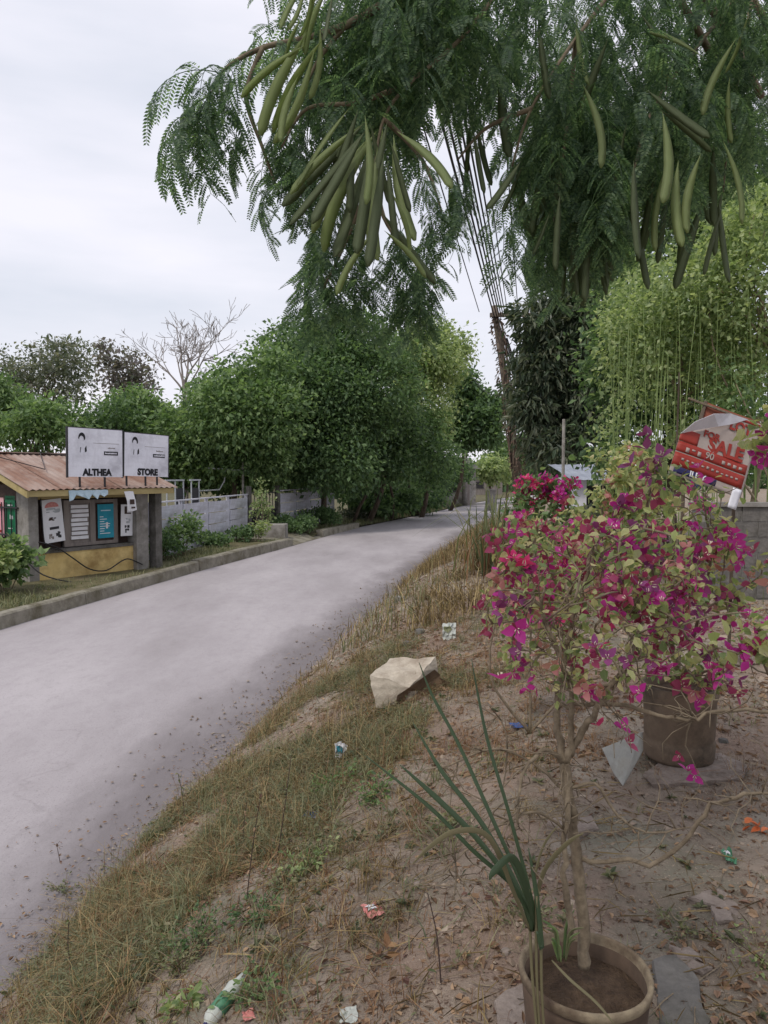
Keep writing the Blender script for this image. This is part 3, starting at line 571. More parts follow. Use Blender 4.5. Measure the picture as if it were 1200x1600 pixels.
def trunk(mb, base, top, r0, r1, bend=.12, n=7):
    base = np.asarray(base, float); top = np.asarray(top, float); L_ = np.linalg.norm(top - base); o = [R.normal(size=3) * bend * L_ * .25 for _ in range(2)]
    pts = [base + (top - base) * t + o[0] * math.sin(t * math.pi) + o[1] * math.sin(2 * t * math.pi) * .5 for t in np.linspace(0, 1, 7)]
    mb.tube(pts, [r0 + (r1 - r0) * t for t in np.linspace(0, 1, 7)], n); return pts
def tree(name, label, cat, base, top, lobes, r0, leaf, dens, per, cr, L, Wd, droop=.3, group=None, bark='bark', six=False, bias=.45, limbs=9, curl=.3, out=.6, stems=None):
    base = np.asarray(base, float); root = thing(name, label, cat, base, 0, group)
    mb = MB(); pts = trunk(mb, (0, 0, -.2), np.asarray(top) - base, r0, r0 * .35)
    big = sorted(lobes, key=lambda l: -np.prod(np.broadcast_to(l[1], (3,))))[:limbs]
    for c, r in big:
        st = pts[random.randint(3, 6)]; trunk(mb, st, np.asarray(c) - base, r0 * .4, r0 * .08, .2, 5)
    for s_ in (stems or []): trunk(mb, np.asarray(s_) - base, np.asarray(top) - base + R.normal(size=3) * .6, r0 * .6, r0 * .2, .15, 6)
    mb.build('trunk', M[bark], root, smooth=True)
    cc, oo = clumps(lobes, dens, bias); v, f = foliage(cc, oo, per, cr, L, Wd, droop, out, six, curl)
    MB().add(v - base, f).build('crown', M[leaf], root); return root
def at_z(p, z): return np.array([p[0], p[1], z])

# row of dense trees behind the fences, along the left of the road
def mass(name, label, u, v, d, ru, rv, rd_, leaf, n, seed, dens=9.5, per=14, L=.175, Wd=.05, cr=.3, base=None, extra=(), **k):
    c = P(u, v, d); sx = d / F_PX; r = np.array([ru * sx, rd_, rv * sx]); lob = sub_lobes(c, r, n, seed=seed) + [(P(*e[:3]), np.array([e[3] * e[2] / F_PX, e[3] * e[2] / F_PX, e[4] * e[2] / F_PX])) for e in extra]
    b = base if base is not None else at_z(c, .05); return tree(name, label, k.pop('cat', 'tree'), b, c + np.array([0, 0, r[2] * .1]), lob, k.pop('r0', .16), leaf, dens, per, cr, L, Wd, **k)
M['vine'] = leafmat('dry_vine_leaf', [srgb(66, 58, 52), srgb(100, 84, 74), srgb(128, 106, 92), srgb(74, 78, 62)], rough=.8, trans=.1, tint=1)
GR = 'dense trees along the left of the road'
mass('broadleaf_tree', 'green bushy tree above the long plank fence beside the bare tree', 365, 682, 31, 88, 100, 2.4, 'lf_mid', 16, 1, group=GR, extra=[(275, 695, 31, 55, 46), (418, 580, 31, 42, 40), (350, 640, 29, 55, 60), (430, 650, 30, 50, 60), (400, 715, 31, 60, 40), (330, 715, 31, 50, 36)])
mass('broadleaf_tree', 'widest and tallest dense green tree above the short fence', 505, 650, 35, 120, 130, 3.0, 'lf_deep', 20, 2, group=GR, extra=[(470, 545, 35, 60, 40), (560, 530, 35, 60, 45), (520, 510, 35, 40, 24), (440, 700, 33, 60, 60), (600, 600, 34, 60, 70), (520, 720, 33, 70, 50)])
mass('broadleaf_tree', 'yellow green crowned tree right of the widest tree on the left', 668, 585, 41, 66, 62, 2.6, 'lf_light', 13, 3, group=GR, extra=[(700, 545, 41, 38, 34), (640, 560, 41, 40, 40), (655, 640, 40, 55, 50)], base=np.array([2.2, 44, .05]))
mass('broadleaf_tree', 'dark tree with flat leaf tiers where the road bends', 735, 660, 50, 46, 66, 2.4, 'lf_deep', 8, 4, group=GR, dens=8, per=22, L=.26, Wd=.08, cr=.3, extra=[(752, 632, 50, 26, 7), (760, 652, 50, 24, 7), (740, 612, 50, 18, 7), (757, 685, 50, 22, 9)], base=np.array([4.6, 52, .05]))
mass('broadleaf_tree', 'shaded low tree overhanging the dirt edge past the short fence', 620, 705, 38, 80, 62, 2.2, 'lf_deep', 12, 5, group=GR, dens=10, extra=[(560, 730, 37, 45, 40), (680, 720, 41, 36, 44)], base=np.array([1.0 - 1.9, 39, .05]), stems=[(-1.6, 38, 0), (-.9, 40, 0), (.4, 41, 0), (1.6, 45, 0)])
# slim stems standing in front of the dark hollow
for i, (u, v0, vt, d, lab) in enumerate([(517, 700, 812, 37, 'pale slim sapling stem at the end of the short fence'), (571, 730, 806, 38, 'thin leaning stem in the dark hollow past the fence'), (600, 745, 805, 40, 'thin grey stem middle of the dark hollow under the trees'), (632, 720, 806, 41.5, 'slim trunk nearest the bend in the dark hollow'), (484, 700, 780, 38, 'pale thin stem rising just behind the short fence')]):
    b = G(u, vt, .05); t = P(u - 4 + 3 * (i % 3), v0 - 60, b[1]); root = thing('sapling', lab, 'sapling', b, 0, 'slim stems under the trees')
    mb = MB(); pts = trunk(mb, (0, 0, -.1), t - b, .05, .025, .06, 6); mb.build('trunk', M['bark_pale'], root, smooth=True)
    cc, oo = clumps([(t - b, .5), (pts[5], .35)], 12); q, f = foliage(cc, oo, 10, .15, .15, .04); MB().add(q, f).build('crown', M['lf_mid'], root)
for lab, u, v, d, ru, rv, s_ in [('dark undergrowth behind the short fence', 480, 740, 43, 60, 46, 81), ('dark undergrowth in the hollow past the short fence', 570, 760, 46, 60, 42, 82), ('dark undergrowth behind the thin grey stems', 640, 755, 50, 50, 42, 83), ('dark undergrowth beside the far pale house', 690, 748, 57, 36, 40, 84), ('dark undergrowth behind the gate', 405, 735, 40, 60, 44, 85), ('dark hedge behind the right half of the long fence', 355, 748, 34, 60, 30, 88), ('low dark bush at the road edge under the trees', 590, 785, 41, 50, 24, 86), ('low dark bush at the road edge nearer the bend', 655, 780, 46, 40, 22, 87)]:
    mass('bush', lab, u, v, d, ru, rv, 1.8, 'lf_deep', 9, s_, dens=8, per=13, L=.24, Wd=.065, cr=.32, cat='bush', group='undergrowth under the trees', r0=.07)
# far left trees against the sky
mass('open_tree', 'tall airy grey green tree at the far left against the sky', 70, 600, 47, 74, 66, 2.6, 'lf_grey', 13, 6, dens=2.2, per=14, L=.22, Wd=.06, cr=.3, bias=.8, extra=[(35, 570, 47, 34, 26), (92, 560, 47, 30, 20), (5, 590, 47, 30, 34), (122, 595, 47, 18, 16), (60, 620, 47, 40, 24)], r0=.14)
mass('open_tree', 'narrow mauve tinged tree between the airy tree and bare tree', 195, 605, 43, 34, 68, 1.4, 'lf_purple', 11, 8, dens=3.2, per=12, L=.22, Wd=.065, cr=.24, bias=.65, extra=[(180, 550, 43, 24, 20), (215, 610, 43, 26, 26), (180, 585, 43, 18, 18)], r0=.13)
for lab, u, v, d, ru, rv, leaf, s_ in [('low bright green bush behind the store roof ridge', 55, 675, 27, 75, 46, 'lf_mid', 11), ('dark green bush behind the sign boards', 165, 668, 30, 62, 40, 'lf_deep', 12), ('mid green tree filling the gap between mauve tree and bushy tree', 240, 660, 33, 55, 48, 'lf_mid', 13), ('mid green tree behind the store at the left picture edge', -15, 650, 31, 60, 60, 'lf_mid', 14), ('dark understorey bush behind the pipe frame', 285, 730, 33, 60, 40, 'lf_deep', 15)]:
    mass('bush', lab, u, v, d, ru, rv, 1.5, leaf, 10, s_, dens=12, per=13, L=.17, Wd=.045, cr=.25, cat='bush', group='bushes behind the store', r0=.08)
# bare tree
bt = thing('bare_tree', 'leafless pale grey tree rising above the bushes', 'tree', at_z(P(288, 700, 40), .05)); mb = MB()
def twig(mb, p, d, L_, r, dep, g_, spread=.5, up=.12, n=5):
    pts = [p]; dd = d
    for i in range(4): dd = unit(dd + g_.normal(size=3) * .12 + np.array([0, 0, up * .3])); pts.append(pts[-1] + dd * L_ / 4)
    mb.tube(pts, [max(.011, r * 1.05 * (1 - .5 * i / 4)) for i in range(5)], n if dep > 2 else 4, cap=False)
    if dep > 0:
        for k in range(g_.integers(2, 4) + (dep == 4)):
            a = unit(dd + g_.normal(size=3) * spread + np.array([0, 0, up])); twig(mb, pts[g_.integers(2, 5)], a, L_ * g_.uniform(.55, .78), r * .5, dep - 1, g_, spread, up, n)
g_ = np.random.default_rng(5)
o0 = np.array([0, 0, 0.]); sx = 40 / F_PX
mb.tube([(0, 0, -.2), (.05, .1, 4), (0, .1, 7.6)], [.18, .14, .1], 7)
for tx, tz, L_, r in [(0, 1, 2.0, .07), (.18, 1, 2.2, .07), (-.75, .62, 2.2, .06), (.55, .85, 1.9, .06), (-.3, .95, 1.8, .05), (.35, .95, 2.3, .06), (.85, .5, 1.3, .04)]:
    twig(mb, np.array([0, .1, 6.6 + random.random()*.9]), unit(np.array([tx, random.uniform(-.3, .3), tz])), L_ * .98, r, 4, g_, .42, .08)
mb.build('trunk', M['bare'], bt)

# right side: mango, cane thicket, leafy shrubs
mango_b = at_z(P(905, 800, 22), float(bank(5.8, 22)))
lob = sub_lobes(P(885, 600, 21.5), np.array([66, 80, 150]) * np.array([21.5 / F_PX, 21.5 / F_PX, 21.5 / F_PX]), 24, .48, seed=21) + [(P(840, 500, 20.5), .7), (P(850, 560, 20.5), .75), (P(835, 640, 20.5), .6), (P(925, 680, 20.5), .8), (P(880, 700, 20), .6), (P(930, 500, 21), .8), (P(850, 700, 21), .5)]
tree('mango_tree', 'tall dark tree with drooping tufts of long leaves right of the leaning pole', 'tree', mango_b, P(885, 560, 21.8), lob, .2, 'lf_mango', 15, 13, .15, .2, .028, droop=.55, six=True, curl=.6, out=.6, bark='bark', bias=.5)
th_b = lambda u, d: (lambda p: at_z(p, float(bank(p[0], p[1]))))(P(u, 800, d))
def thicket(label, u, v, d, ru, rv, rd_, leaf, n, seed, extra=(), dens=13, per=15, L=.072, Wd=.022, cr=.14, **k):
    mass('leafy_tree', label, u, v, d, ru, rv, rd_, leaf, n, seed, dens=dens, per=per, L=L, Wd=Wd, cr=cr, extra=extra, base=th_b(u, d), r0=.06, **k)
thicket('light green leafy tree behind the for sale board', 1065, 560, 12.5, 105, 150, 1.2, 'lf_light', 24, 31, [(985, 620, 12, 45, 50), (1010, 500, 12, 50, 60), (970, 690, 11.5, 40, 36), (1110, 640, 12, 60, 50), (1040, 690, 12, 50, 36), (1140, 560, 12, 70, 70)], bark='bark_pale')
thicket('yellow green feathery tree at the right picture edge', 1190, 480, 11.5, 120, 170, 1.2, 'lf_light', 20, 32, [(1110, 430, 11.5, 60, 60), (1160, 360, 11.5, 60, 60), (1180, 620, 11.5, 50, 60), (1060, 430, 11.5, 50, 50)], bark='bark_pale')
thicket('mid green tree at the right edge behind the board, low leaves', 1190, 660, 10.8, 60, 56, .8, 'lf_mid', 10, 33, [(1150, 600, 10.8, 40, 36), (1120, 700, 10.8, 30, 24)], bark='bark_pale')
thicket('tall hazy green tree behind the thicket at upper right', 1060, 380, 17, 130, 140, 1.8, 'lf_mid', 16, 34, [(990, 460, 16, 60, 70), (1150, 300, 16, 90, 80)], L=.13, Wd=.04, cr=.2, dens=9)
thicket('dark green tree closing the gaps behind the cane stems', 1050, 610, 14.5, 130, 130, 1.2, 'lf_deep', 18, 35, [(960, 560, 14.5, 50, 70), (1120, 700, 14.5, 80, 50), (980, 700, 14.5, 60, 50)], L=.13, Wd=.04, cr=.2, dens=10)
cl = thing('cane_clump', 'clump of upright green cane stems through the light leaves', 'cane', th_b(1050, 11.4)); cb = np.array(cl.location)
for i in range(46):
    u = random.uniform(955, 1200); d = random.uniform(10.6, 11.6); b = th_b(u, d); h = random.uniform(2.4, 5.0); lean = random.uniform(-.25, .25)
    if u > 1050: d -= .15
    pts = [b - cb + np.array([lean * t * t, .1 * t, h * t - .1]) for t in np.linspace(0, 1, 7)]
    c = MB().tube(pts, [.011 * (1 - .7 * t) for t in np.linspace(0, 1, 7)], 6).build('cane', M['bamboo'], cl, smooth=True)
mast = MB().tube([(0, 0, -.2), (.02, 0, 1.4), (.04, 0, 2.9)], [.014, .012, .01], 5).build('stake', M['bark'], loc=th_b(1052, 9.5)); tag(mast, 'thin dark stake standing left of the for sale board', 'stake')

# distant treeline and far trees beyond the bend
cc, oo = [], []
for i in range(90):
    x = -95 + i * 2.6; y = 112 + 14 * math.sin(i * .7) + R.random() * 10; h = 3.2 + 2.8 * R.random()
    cc.append((np.array([x, y, h * .55]), np.array([2.8, 2.4, h * .62])))
a, b = clumps(cc, .85); v, f = foliage(a, b, 7, .6, .7, .22)
tag(MB().add(v, f).build('treeline', M['lf_deep']), 'far dark treeline closing the horizon', kind='stuff')
for lab, u, v, d, ru, rv, leaf, s_ in [('far green tree just left of the leaning pole base', 792, 722, 72, 26, 34, 'lf_mid', 41), ('far yellow green bush beyond the end of the road', 765, 738, 64, 26, 24, 'lf_light', 42), ('far dark tree behind the leaning pole and mango', 840, 705, 66, 34, 40, 'lf_deep', 43)]:
    mass('far_tree', lab, u, v, d, ru, rv, 2, leaf, 9, s_, dens=7, per=12, L=.28, Wd=.08, cr=.4, group='far trees beyond the bend')

# shrubs along the verge
def shrub(label, x, y, w, h, leaf, seed, n=8, L=.09, Wd=.03, dens=30, per=12, cr=.09, name='shrub', droop=.1, z=None, six=False, group='shrubs along the left verge'):
    z = float(height(x, y)) if z is None else z; c = np.array([x, y, z + h * .52]); lob = sub_lobes(c, np.array([w, w, h * .5]), n, .5, seed)
    root = thing(name, label, 'shrub', (x, y, z), 0, group); mb = MB()
    for c_, r_ in lob[1:]: trunk(mb, (random.uniform(-.1, .1), random.uniform(-.1, .1), -.05), c_ - np.array([x, y, z]), .014, .005, .15, 4)
    mb.build('stems', M['twig'], root); a, b = clumps(lob, dens); v, f = foliage(a, b, per, cr, L, Wd, droop, .7, six); MB().add(v - np.array([x, y, z]), f).build('leaves', M[leaf], root)
def vx(u, v): return G(u, v, .2)[:2]
shrub('tall feathery green shrub before the long fence', *vx(285, 868), .5, 1.15, 'lf_mid', 51)
shrub('dark clipped shrub beside the grey store column', *vx(258, 874), .5, .75, 'lf_deep', 52)
shrub('dark shrub in the middle before the long fence', *vx(335, 855), .5, .42, 'lf_deep', 53)
shrub('dark shrub at the right end of the long fence', *vx(378, 846), .5, .45, 'lf_deep', 54)
shrub('bright yellow green small shrub beside the grey block', *vx(404, 846), .32, .8, 'lf_yellow', 55, n=5)
shrub('low dark hedge shrub under the short fence, left half', *vx(458, 833), .75, .8, 'lf_deep', 56)
shrub('low dark hedge shrub under the short fence, right half', *vx(496, 824), .9, .8, 'lf_deep', 57)
shrub('yellow green slender plant growing before the gate', *vx(412, 838), .35, 2.3, 'lf_light', 58, dens=9)
shrub('broad leafed bush at the left picture edge below the store', *vx(8, 925), .55, 1.0, 'lf_mid', 59, L=.13, Wd=.045, n=9, dens=22)
shrub('dark leafed bush hiding the foot of the store side wall', *vx(-30, 935), .6, 1.3, 'lf_yellow', 60, L=.12, Wd=.04, dens=20)
for i, (u, v) in enumerate([(560, 812), (600, 808), (645, 802), (690, 794)]):
    shrub(['low dusty weed bush first past the kerb end', 'low dusty weed bush under the overhanging tree', 'low dusty weed bush nearer the road bend', 'low dusty weed bush beside the far pale house'][i], *G(u, v, .05)[:2], .9, .6, 'lf_grey', 61 + i, L=.12, Wd=.04, dens=14, group='weed bushes along the dirt edge')
for i, (u, v, lab) in enumerate([(856, 800, 'small round green shrub behind the hot pink flowers'), (930, 800, 'leafy shrub by the small white shed')]):
    p = P(u, v, 13 + i * 2); shrub(lab, p[0], p[1], .45, 1.0, ['lf_mid', 'lf_grey'][i], 70 + i, group='shrubs on the right bank')

# ------------------------------------------------------------------ poles, wires, far buildings
pb = P(822, 790, 24); pb[2] = float(bank(pb[0], pb[1])); pt_ = P(772, 478, 24.3)
up_ = thing('utility_pole', 'leaning utility pole wrapped in dry vines beside the road', 'utility pole', pb)
dv = pt_ - pb; mb = MB(); mb.tube([np.array([0, 0, -.3]), dv * .5, dv * 1.0], [.15, .125, .1], 10); mb.build('pole', M['pole'], up_, smooth=True)
ca = dv * .955
MB().box((-.2, -.06, -.06), (1.25, .06, .06)).build('crossarm', M['pole'], up_, loc=ca + np.array([0, -.14, 0]))
mi = MB().lathe([(.02, -.06), (.05, -.05), (.03, 0), (.055, .03), (.03, .08), (.0, .09)], 8).mesh('insulator', M['steel'], True)
for x in (.35, .7, 1.15): link('insulator', mi, up_, ca + np.array([x, -.14, .12]))
n = 800; t = R.random(n) * .95; ang = R.random(n) * 6.28; rr = (.14 + .09 * R.random(n)) * (.7 + .5 * np.sin(t * 17) ** 2)
p = dv * t[:, None] + np.stack([np.cos(ang) * rr, np.sin(ang) * rr, R.random(n) * .2], -1)
v, f = leaf_arrays(p, unit(np.stack([np.cos(ang), np.sin(ang), -.9 + 0 * ang], -1) + R.normal(size=(n, 3)) * .4), .13, .026, six=True, curl=.5); mv = MB().add(v, f)
for k in range(6):
    a0 = random.random() * 6; mv.tube([dv * q * .92 + np.array([math.cos(a0 + q * 5) * .19, math.sin(a0 + q * 5) * .19, 0]) for q in np.linspace(0, 1, 14)], .02, 4)
mv.build('dry_vines', M['vine'], up_)
# wires: they come over the road towards a pole behind the photographer
def wire(a, b, sag, r, label, group, name='power_cable', n=26):
    a = np.asarray(a, float); b = np.asarray(b, float)
    pts = [a + (b - a) * t - np.array([0, 0, sag * 4 * t * (1 - t)]) for t in np.linspace(0, 1, n)]
    return tag(MB().tube(pts, r, 5).build(name, M['cable'], smooth=True), label, 'cable', group)
top = pb + ca
for k in range(6):
    o = np.array([-.17 + .068 * k, 0, random.uniform(-.05, .08)])
    wire(top + o + np.array([.12, -.15, -.05]), np.array([-3.1 + o[0] * 1.5, -10, 7.7 + o[2] * 1.5]), .2 + .012 * k, .021 - .001 * k, 'black power cable in the thick bundle strung from the leaning pole', 'cables of the thick bundle')
for k, (x, z) in enumerate([(.35, .15), (.7, .15), (1.15, .15), (-.55, .1)]):
    wire(top + np.array([x, -.14, z]), np.array([-3.1 + x, -10, 8.0 + .1 * k]), .1, .013, ['thin wire on the first insulator beside the cable bundle', 'thin wire on the middle insulator of the crossarm', 'thin wire on the outermost insulator of the crossarm', 'thin pale wire left of the thick cable bundle'][k], 'thin wires from the crossarm', 'thin_wire')
for k in range(3):
    wire(top + np.array([.15 + .12 * k, .1, -.3 - .2 * k]), P(836 + 8 * k, 640 + 12 * k, 34), .4, .028, 'black cable running on from the pole behind the dark tree', 'cables running on behind the dark tree')
wire(P(735, 580, 47), pb + dv * .6, .5, .012, 'thin wire from the left trees to the leaning pole', None, 'thin_wire')
sp = P(879, 800, 17); sp[2] = float(bank(sp[0], sp[1])); tp = P(881, 655, 17)
q = thing('slim_post', 'slim pale post with a small white box before the dark mango', 'post', sp); MB().tube([(0, 0, -.2), (tp - sp) * .5, tp - sp], [.04, .038, .035], 8).build('post', M['conc'], q, smooth=True)
MB().box((-.17, -.05, 1.42), (-.04, .05, 1.56)).build('meter_box', M['white'], q, bevel=.01)
fp = G(727, 779, .0); fp = at_z(P(727, 776, 60), .05)
q = thing('concrete_pole', 'pale concrete pole standing by the far house at the bend', 'utility pole', fp); MB().tube([(0, 0, -.2), (-.1, 0, 3.0), (-.25, 0, 8)], [.22, .2, .14], 8).build('pole', M['conc'], q, smooth=True)
MB().box((-.9, -.05, 5.6), (.5, .05, 5.72)).build('crossarm', M['conc'], q)
fp = at_z(P(783, 760, 125), 0)
q = thing('far_pole', 'tiny far utility pole with crossarms on the skyline', 'utility pole', fp); MB().tube([(0, 0, 0), (0, 0, 16)], .13, 5).build('pole', M['bark'], q); MB().box((-1.3, -.06, 13.2), (1.3, .06, 13.4)).box((-1, -.06, 11.6), (1, .06, 11.75)).build('crossarm', M['bark'], q)
def house(label, u, d, w, dep, h, rz, roofm, wallm):
    b = at_z(P(u, 780, d), 0.0); hs = thing('far_house', label, 'house', b, rz)
    part('wall', wallm, hs, ((-w/2, -dep/2, 0), (w/2, dep/2, h)))
    m = MB(); m.add([(-w/2-.3, -dep/2-.3, h), (w/2+.3, -dep/2-.3, h), (w/2+.3, dep/2+.3, h), (-w/2-.3, dep/2+.3, h), (-w/2-.3, 0, h+1), (w/2+.3, 0, h+1)], [(0, 1, 5, 4), (2, 3, 4, 5), (0, 4, 3), (1, 2, 5), (3, 2, 1, 0)]); m.build('roof', roofm, hs)
    f = part('window', M['conc_dark'], hs, ((-w*.3, -dep/2-.04, h*.35), (-w*.05, -dep/2-.005, h*.75))); part('pane', M['dark'], f, ((-w*.28, -dep/2-.06, h*.38), (-w*.07, -dep/2-.045, h*.72)))
    part('door', M['wood'], hs, ((w*.1, -dep/2-.04, 0), (w*.3, -dep/2-.005, h*.75)))
house('pale house half hidden by trees at the left of the bend', 697, 62, 3.2, 4, 3.0, .5, M['conc_dark'], M['conc'])
house('low tan house at the far end of the road', 748, 92, 4.5, 4, 2.2, .3, M['wood'], M['wood'])
gp = thing('gate_pillar', 'pale square pillar standing left of the reeds at the bend', 'pillar', at_z(P(768, 790, 52), .1)); part('shaft', M['conc'], gp, ((-.25, -.25, -.1), (.25, .25, 1.3))); part('capstone', M['conc'], gp, ((-.3, -.3, 1.3), (.3, .3, 1.4)))
# small shed on the right
b = P(918, 800, 17.5); b[2] = float(bank(b[0], b[1]))
sh = thing('small_shed', 'small white sided shed with a pale sheet roof under the dark mango', 'shed', b, .1)
part('post', M['white'], sh, ((-.3, -.05, 0), (-.05, .05, 1.55))); part('wall', M['dark'], sh, ((-.05, .3, 0), (1.3, .4, 1.4))); part('side_panel', M['white'], sh, ((-.28, .06, 0), (-.24, 1.4, 1.5)))
part('half_wall', M['conc_dark'], sh, ((-.04, -.03, 0), (1.3, .05, .85)))
m = MB(); nn = 40; m.add([(-.5 + 2.0 * i / nn, y, z + .006 * math.cos(i * math.pi / 2)) for y, z in ((-.25, 1.55), (.6, 1.75), (1.5, 1.93)) for i in range(nn + 1)], [(j*(nn+1)+i, j*(nn+1)+i+1, (j+1)*(nn+1)+i+1, (j+1)*(nn+1)+i) for j in range(2) for i in range(nn)]); m.build('roof', M['bluesheet'], sh)
# block wall at the right
b = th_b(1085, 9.6); bw = thing('block_wall', 'low grey hollow block wall behind the flowers at the right', 'wall', b, -.08)
me = MB().box((.006, 0, .006), (.394, .14, .194)).mesh('block', M['conc_dark'])
part('mortar', M['conc'], bw, ((.01, .012, -.3), (2.8, .128, 1.14)))
for r in range(-1, 6):
    for i in range(7): link('block', me, bw, (i * .4 + (.2 if r % 2 else 0), random.uniform(-.004, .004), r * .2), (0, 0, random.uniform(-.01, .01)))
part('coping', M['conc'], bw, ((-.03, -.03, 1.195), (3.05, .17, 1.25)))
# ------------------------------------------------------------------ board for sale
sb = thing('sale_board', 'tilted red and white for sale tarpaulin with a folded white corner', 'sign', (P(1095, 745, 5.4)))
st = unit(np.array([.36, .02, -.125])[None])[0]
ux = unit(np.array([[.95, .10, -.32]]))[0]; uy = unit(np.array([[.235, .14, .63]]))[0]; un = unit(np.cross(ux, uy)[None])[0]
if un[1] > 0: un = -un
org = np.array([-.24, 0, .03]); BW, BH = .60, .60
def sbp(x, y, o=0): return org + ux * x * BW + uy * y * BH + un * (o + .008 * math.sin(x * 4 + y * 2) + .004 * math.sin(y * 7))
def patch(name, mat, x0, x1, y0, y1, o, n=8, k=8, parent=None, cut=None):
    xa = lambda y: min(x1 - .001, max(x0, (y - .52) / .60)) if cut else x0
    m = MB(); v = [sbp(xa(y) + (x1 - xa(y)) * i / n, y, o) for y in np.linspace(y0, y1, k + 1) for i in range(n + 1)]
    f = [(j*(n+1)+i, j*(n+1)+i+1, (j+1)*(n+1)+i+1, (j+1)*(n+1)+i) for j in range(k) for i in range(n)]
    m.add(v, f); o_ = m.build(name, mat, parent or sb, smooth=True); s_ = o_.modifiers.new('solid', 'SOLIDIFY'); s_.thickness = .002; s_.offset = 0; return o_
M['backing'] = pmat('weathered_red_board', [srgb(110, 58, 44), srgb(142, 82, 64)], 5, .8, .2)
patch('tarpaulin', M['tarp'], 0, 1, 0, 1, 0, 24, 24, cut=True)
patch('red_band', M['red'], 0, .97, .30, .43, .003, 12, 3); patch('red_band', M['red'], 0, .97, .115, .285, .003, 12, 3)
patch('red_panel', M['red'], .0, .25, .435, .60, .003, 8, 4, cut=True)
patch('navy_box', M['navy'], .05, .62, .03, .11, .003, 8, 3); patch('red_top', M['red'], .70, .98, .955, .985, .003, 6, 2)
# folded corner: the loose triangle comes forward and shows its white back
A0 = sbp(0, .52, .006); B0 = sbp(.8, 1.0, .006); T = sbp(.26, .84, .10); T2 = sbp(.08, .68, .07); T3 = sbp(.52, .96, .05); K = sbp(.42, .755, .035)
m = MB(); m.add([A0, sbp(.27, .68, .012), K, sbp(.6, .86, .02), B0, T3, T, T2], [(0, 1, 7), (1, 6, 7), (1, 2, 6), (2, 5, 6), (2, 3, 5), (3, 4, 5)]); o_ = m.build('folded_corner', M['white'], sb); s_ = o_.modifiers.new('solid', 'SOLIDIFY'); s_.thickness = .002
patch('backing_board', M['backing'], .22, 1.0, .80, 1.05, -.035, 4, 4)
def sign_text(body, x, y, size, mat, sx=1.0, bold=.0):
    o_ = link('lettering', text_mesh(body, size, mat, .002, bold, sx), sb); mt = Matrix((list(ux) + [0], list(uy - ux * np.dot(ux, uy)) + [0], list(un) + [0], [0, 0, 0, 1])).transposed(); mt.translation = Vector(sbp(x, y, .008)); o_.matrix_local = mt; return o_
sign_text('LOT', .74, .86, .105, M['red'], .9, .004); sign_text('FOR', .40, .63, .07, M['red'], 1, .002); sign_text('SALE', .63, .515, .145, M['red'], .95, .006)
sign_text('90', .44, .365, .07, M['tarp'], 1, .001); sign_text('ILDY', .36, .07, .062, M['white'], 1, .001); sign_text('ASH', .36, -.035, .06, M['navy'], 1, .001)
for x in (.12, .2, .28, .62, .7, .78, .86): patch('small_print', M['tarp'], x, x + .045, .335 + .02 * math.sin(x * 40), .375, .006, 2, 2)
for x in np.linspace(.1, .85, 12): patch('small_print', M['tarp'], x, x + .035, .20, .215 + .02 * random.random(), .006, 2, 1)
patch('white_tail', M['white'], .86, .98, -.16, .10, .004, 3, 6)
for x in (.22, .93):
    p0 = sbp(x, .55, -.03); gx = p0 + np.array(sb.location); zz = float(bank(gx[0] - .05, gx[1])) - sb.location[2]
    MB().tube([np.array([p0[0] - .08, p0[1] + .01, zz - .2]), sbp(x, .05, -.03), sbp(x, 1.05, -.03)], .014, 6).build('stake', M['bark'], sb)
MB().tube([sbp(-.02, 1.0, -.02), sbp(1.04, 1.0, -.02)], .01, 5).build('batten', M['twig'], sb)

# ------------------------------------------------------------------ pots
def pot(name, label, x, y, z, prof, mat, soil_z, soil_r, rim=None):
    r_ = thing(name, label, 'pot', (x, y, z)); MB().lathe(prof, 44, wob=.012, seed=int(x * 100)).build('body', M[mat], r_, smooth=True)
    if rim: MB().lathe(rim, 44, wob=.012, seed=int(x * 100)).build('rim', M['rim'], r_, smooth=True)
    n = 20; m = MB(); v = [(0, 0, soil_z + .02)]; f = []
    for j in range(1, 9):
        for k in range(n):
            a = 2 * math.pi * k / n; q = soil_r * j / 8; v.append((q * math.cos(a), q * math.sin(a), soil_z + .02 * (1 - j / 8) + random.uniform(-.006, .006)))
    f += [(0, 1 + k, 1 + (k + 1) % n) for k in range(n)] + [(1 + j*n + k, 1 + (j+1)*n + k, 1 + (j+1)*n + (k+1) % n, 1 + j*n + (k+1) % n) for j in range(7) for k in range(n)]
    m.add(v, f).build('soil', M['soil'], r_, smooth=True); return r_
p1 = P(915, 1508, 1.87); z1 = float(bank(p1[0], p1[1])); H1 = p1[2] - z1
Rr = 105 * 1.87 / F_PX
pot('flower_pot', 'clay pot with pale chipped rim at the bottom of the picture', p1[0], p1[1], z1 - .01,
    [(.0, .0), (Rr * .74, .0), (Rr * .78, .03), (Rr * .88, H1 * .45), (Rr * .95, H1 * .84), (Rr * .955, H1 * .92), (Rr * .90, H1 * .92), (Rr * .89, H1 * .7), (Rr * .8, H1 * .5)], 'pot', H1 * .80, Rr * .90,
    [(Rr * .955, H1 * .91), (Rr * .995, H1 * .925), (Rr * 1.005, H1 * .975), (Rr * .99, H1 * .995), (Rr * .955, H1 * 1.0), (Rr * .925, H1 * .985), (Rr * .905, H1 * .88)])
p2 = hit(1066, 1196); z2 = float(bank(p2[0], p2[1])) + .03
R2 = 56 * p2[1] / F_PX; H2 = 118 * p2[1] / F_PX
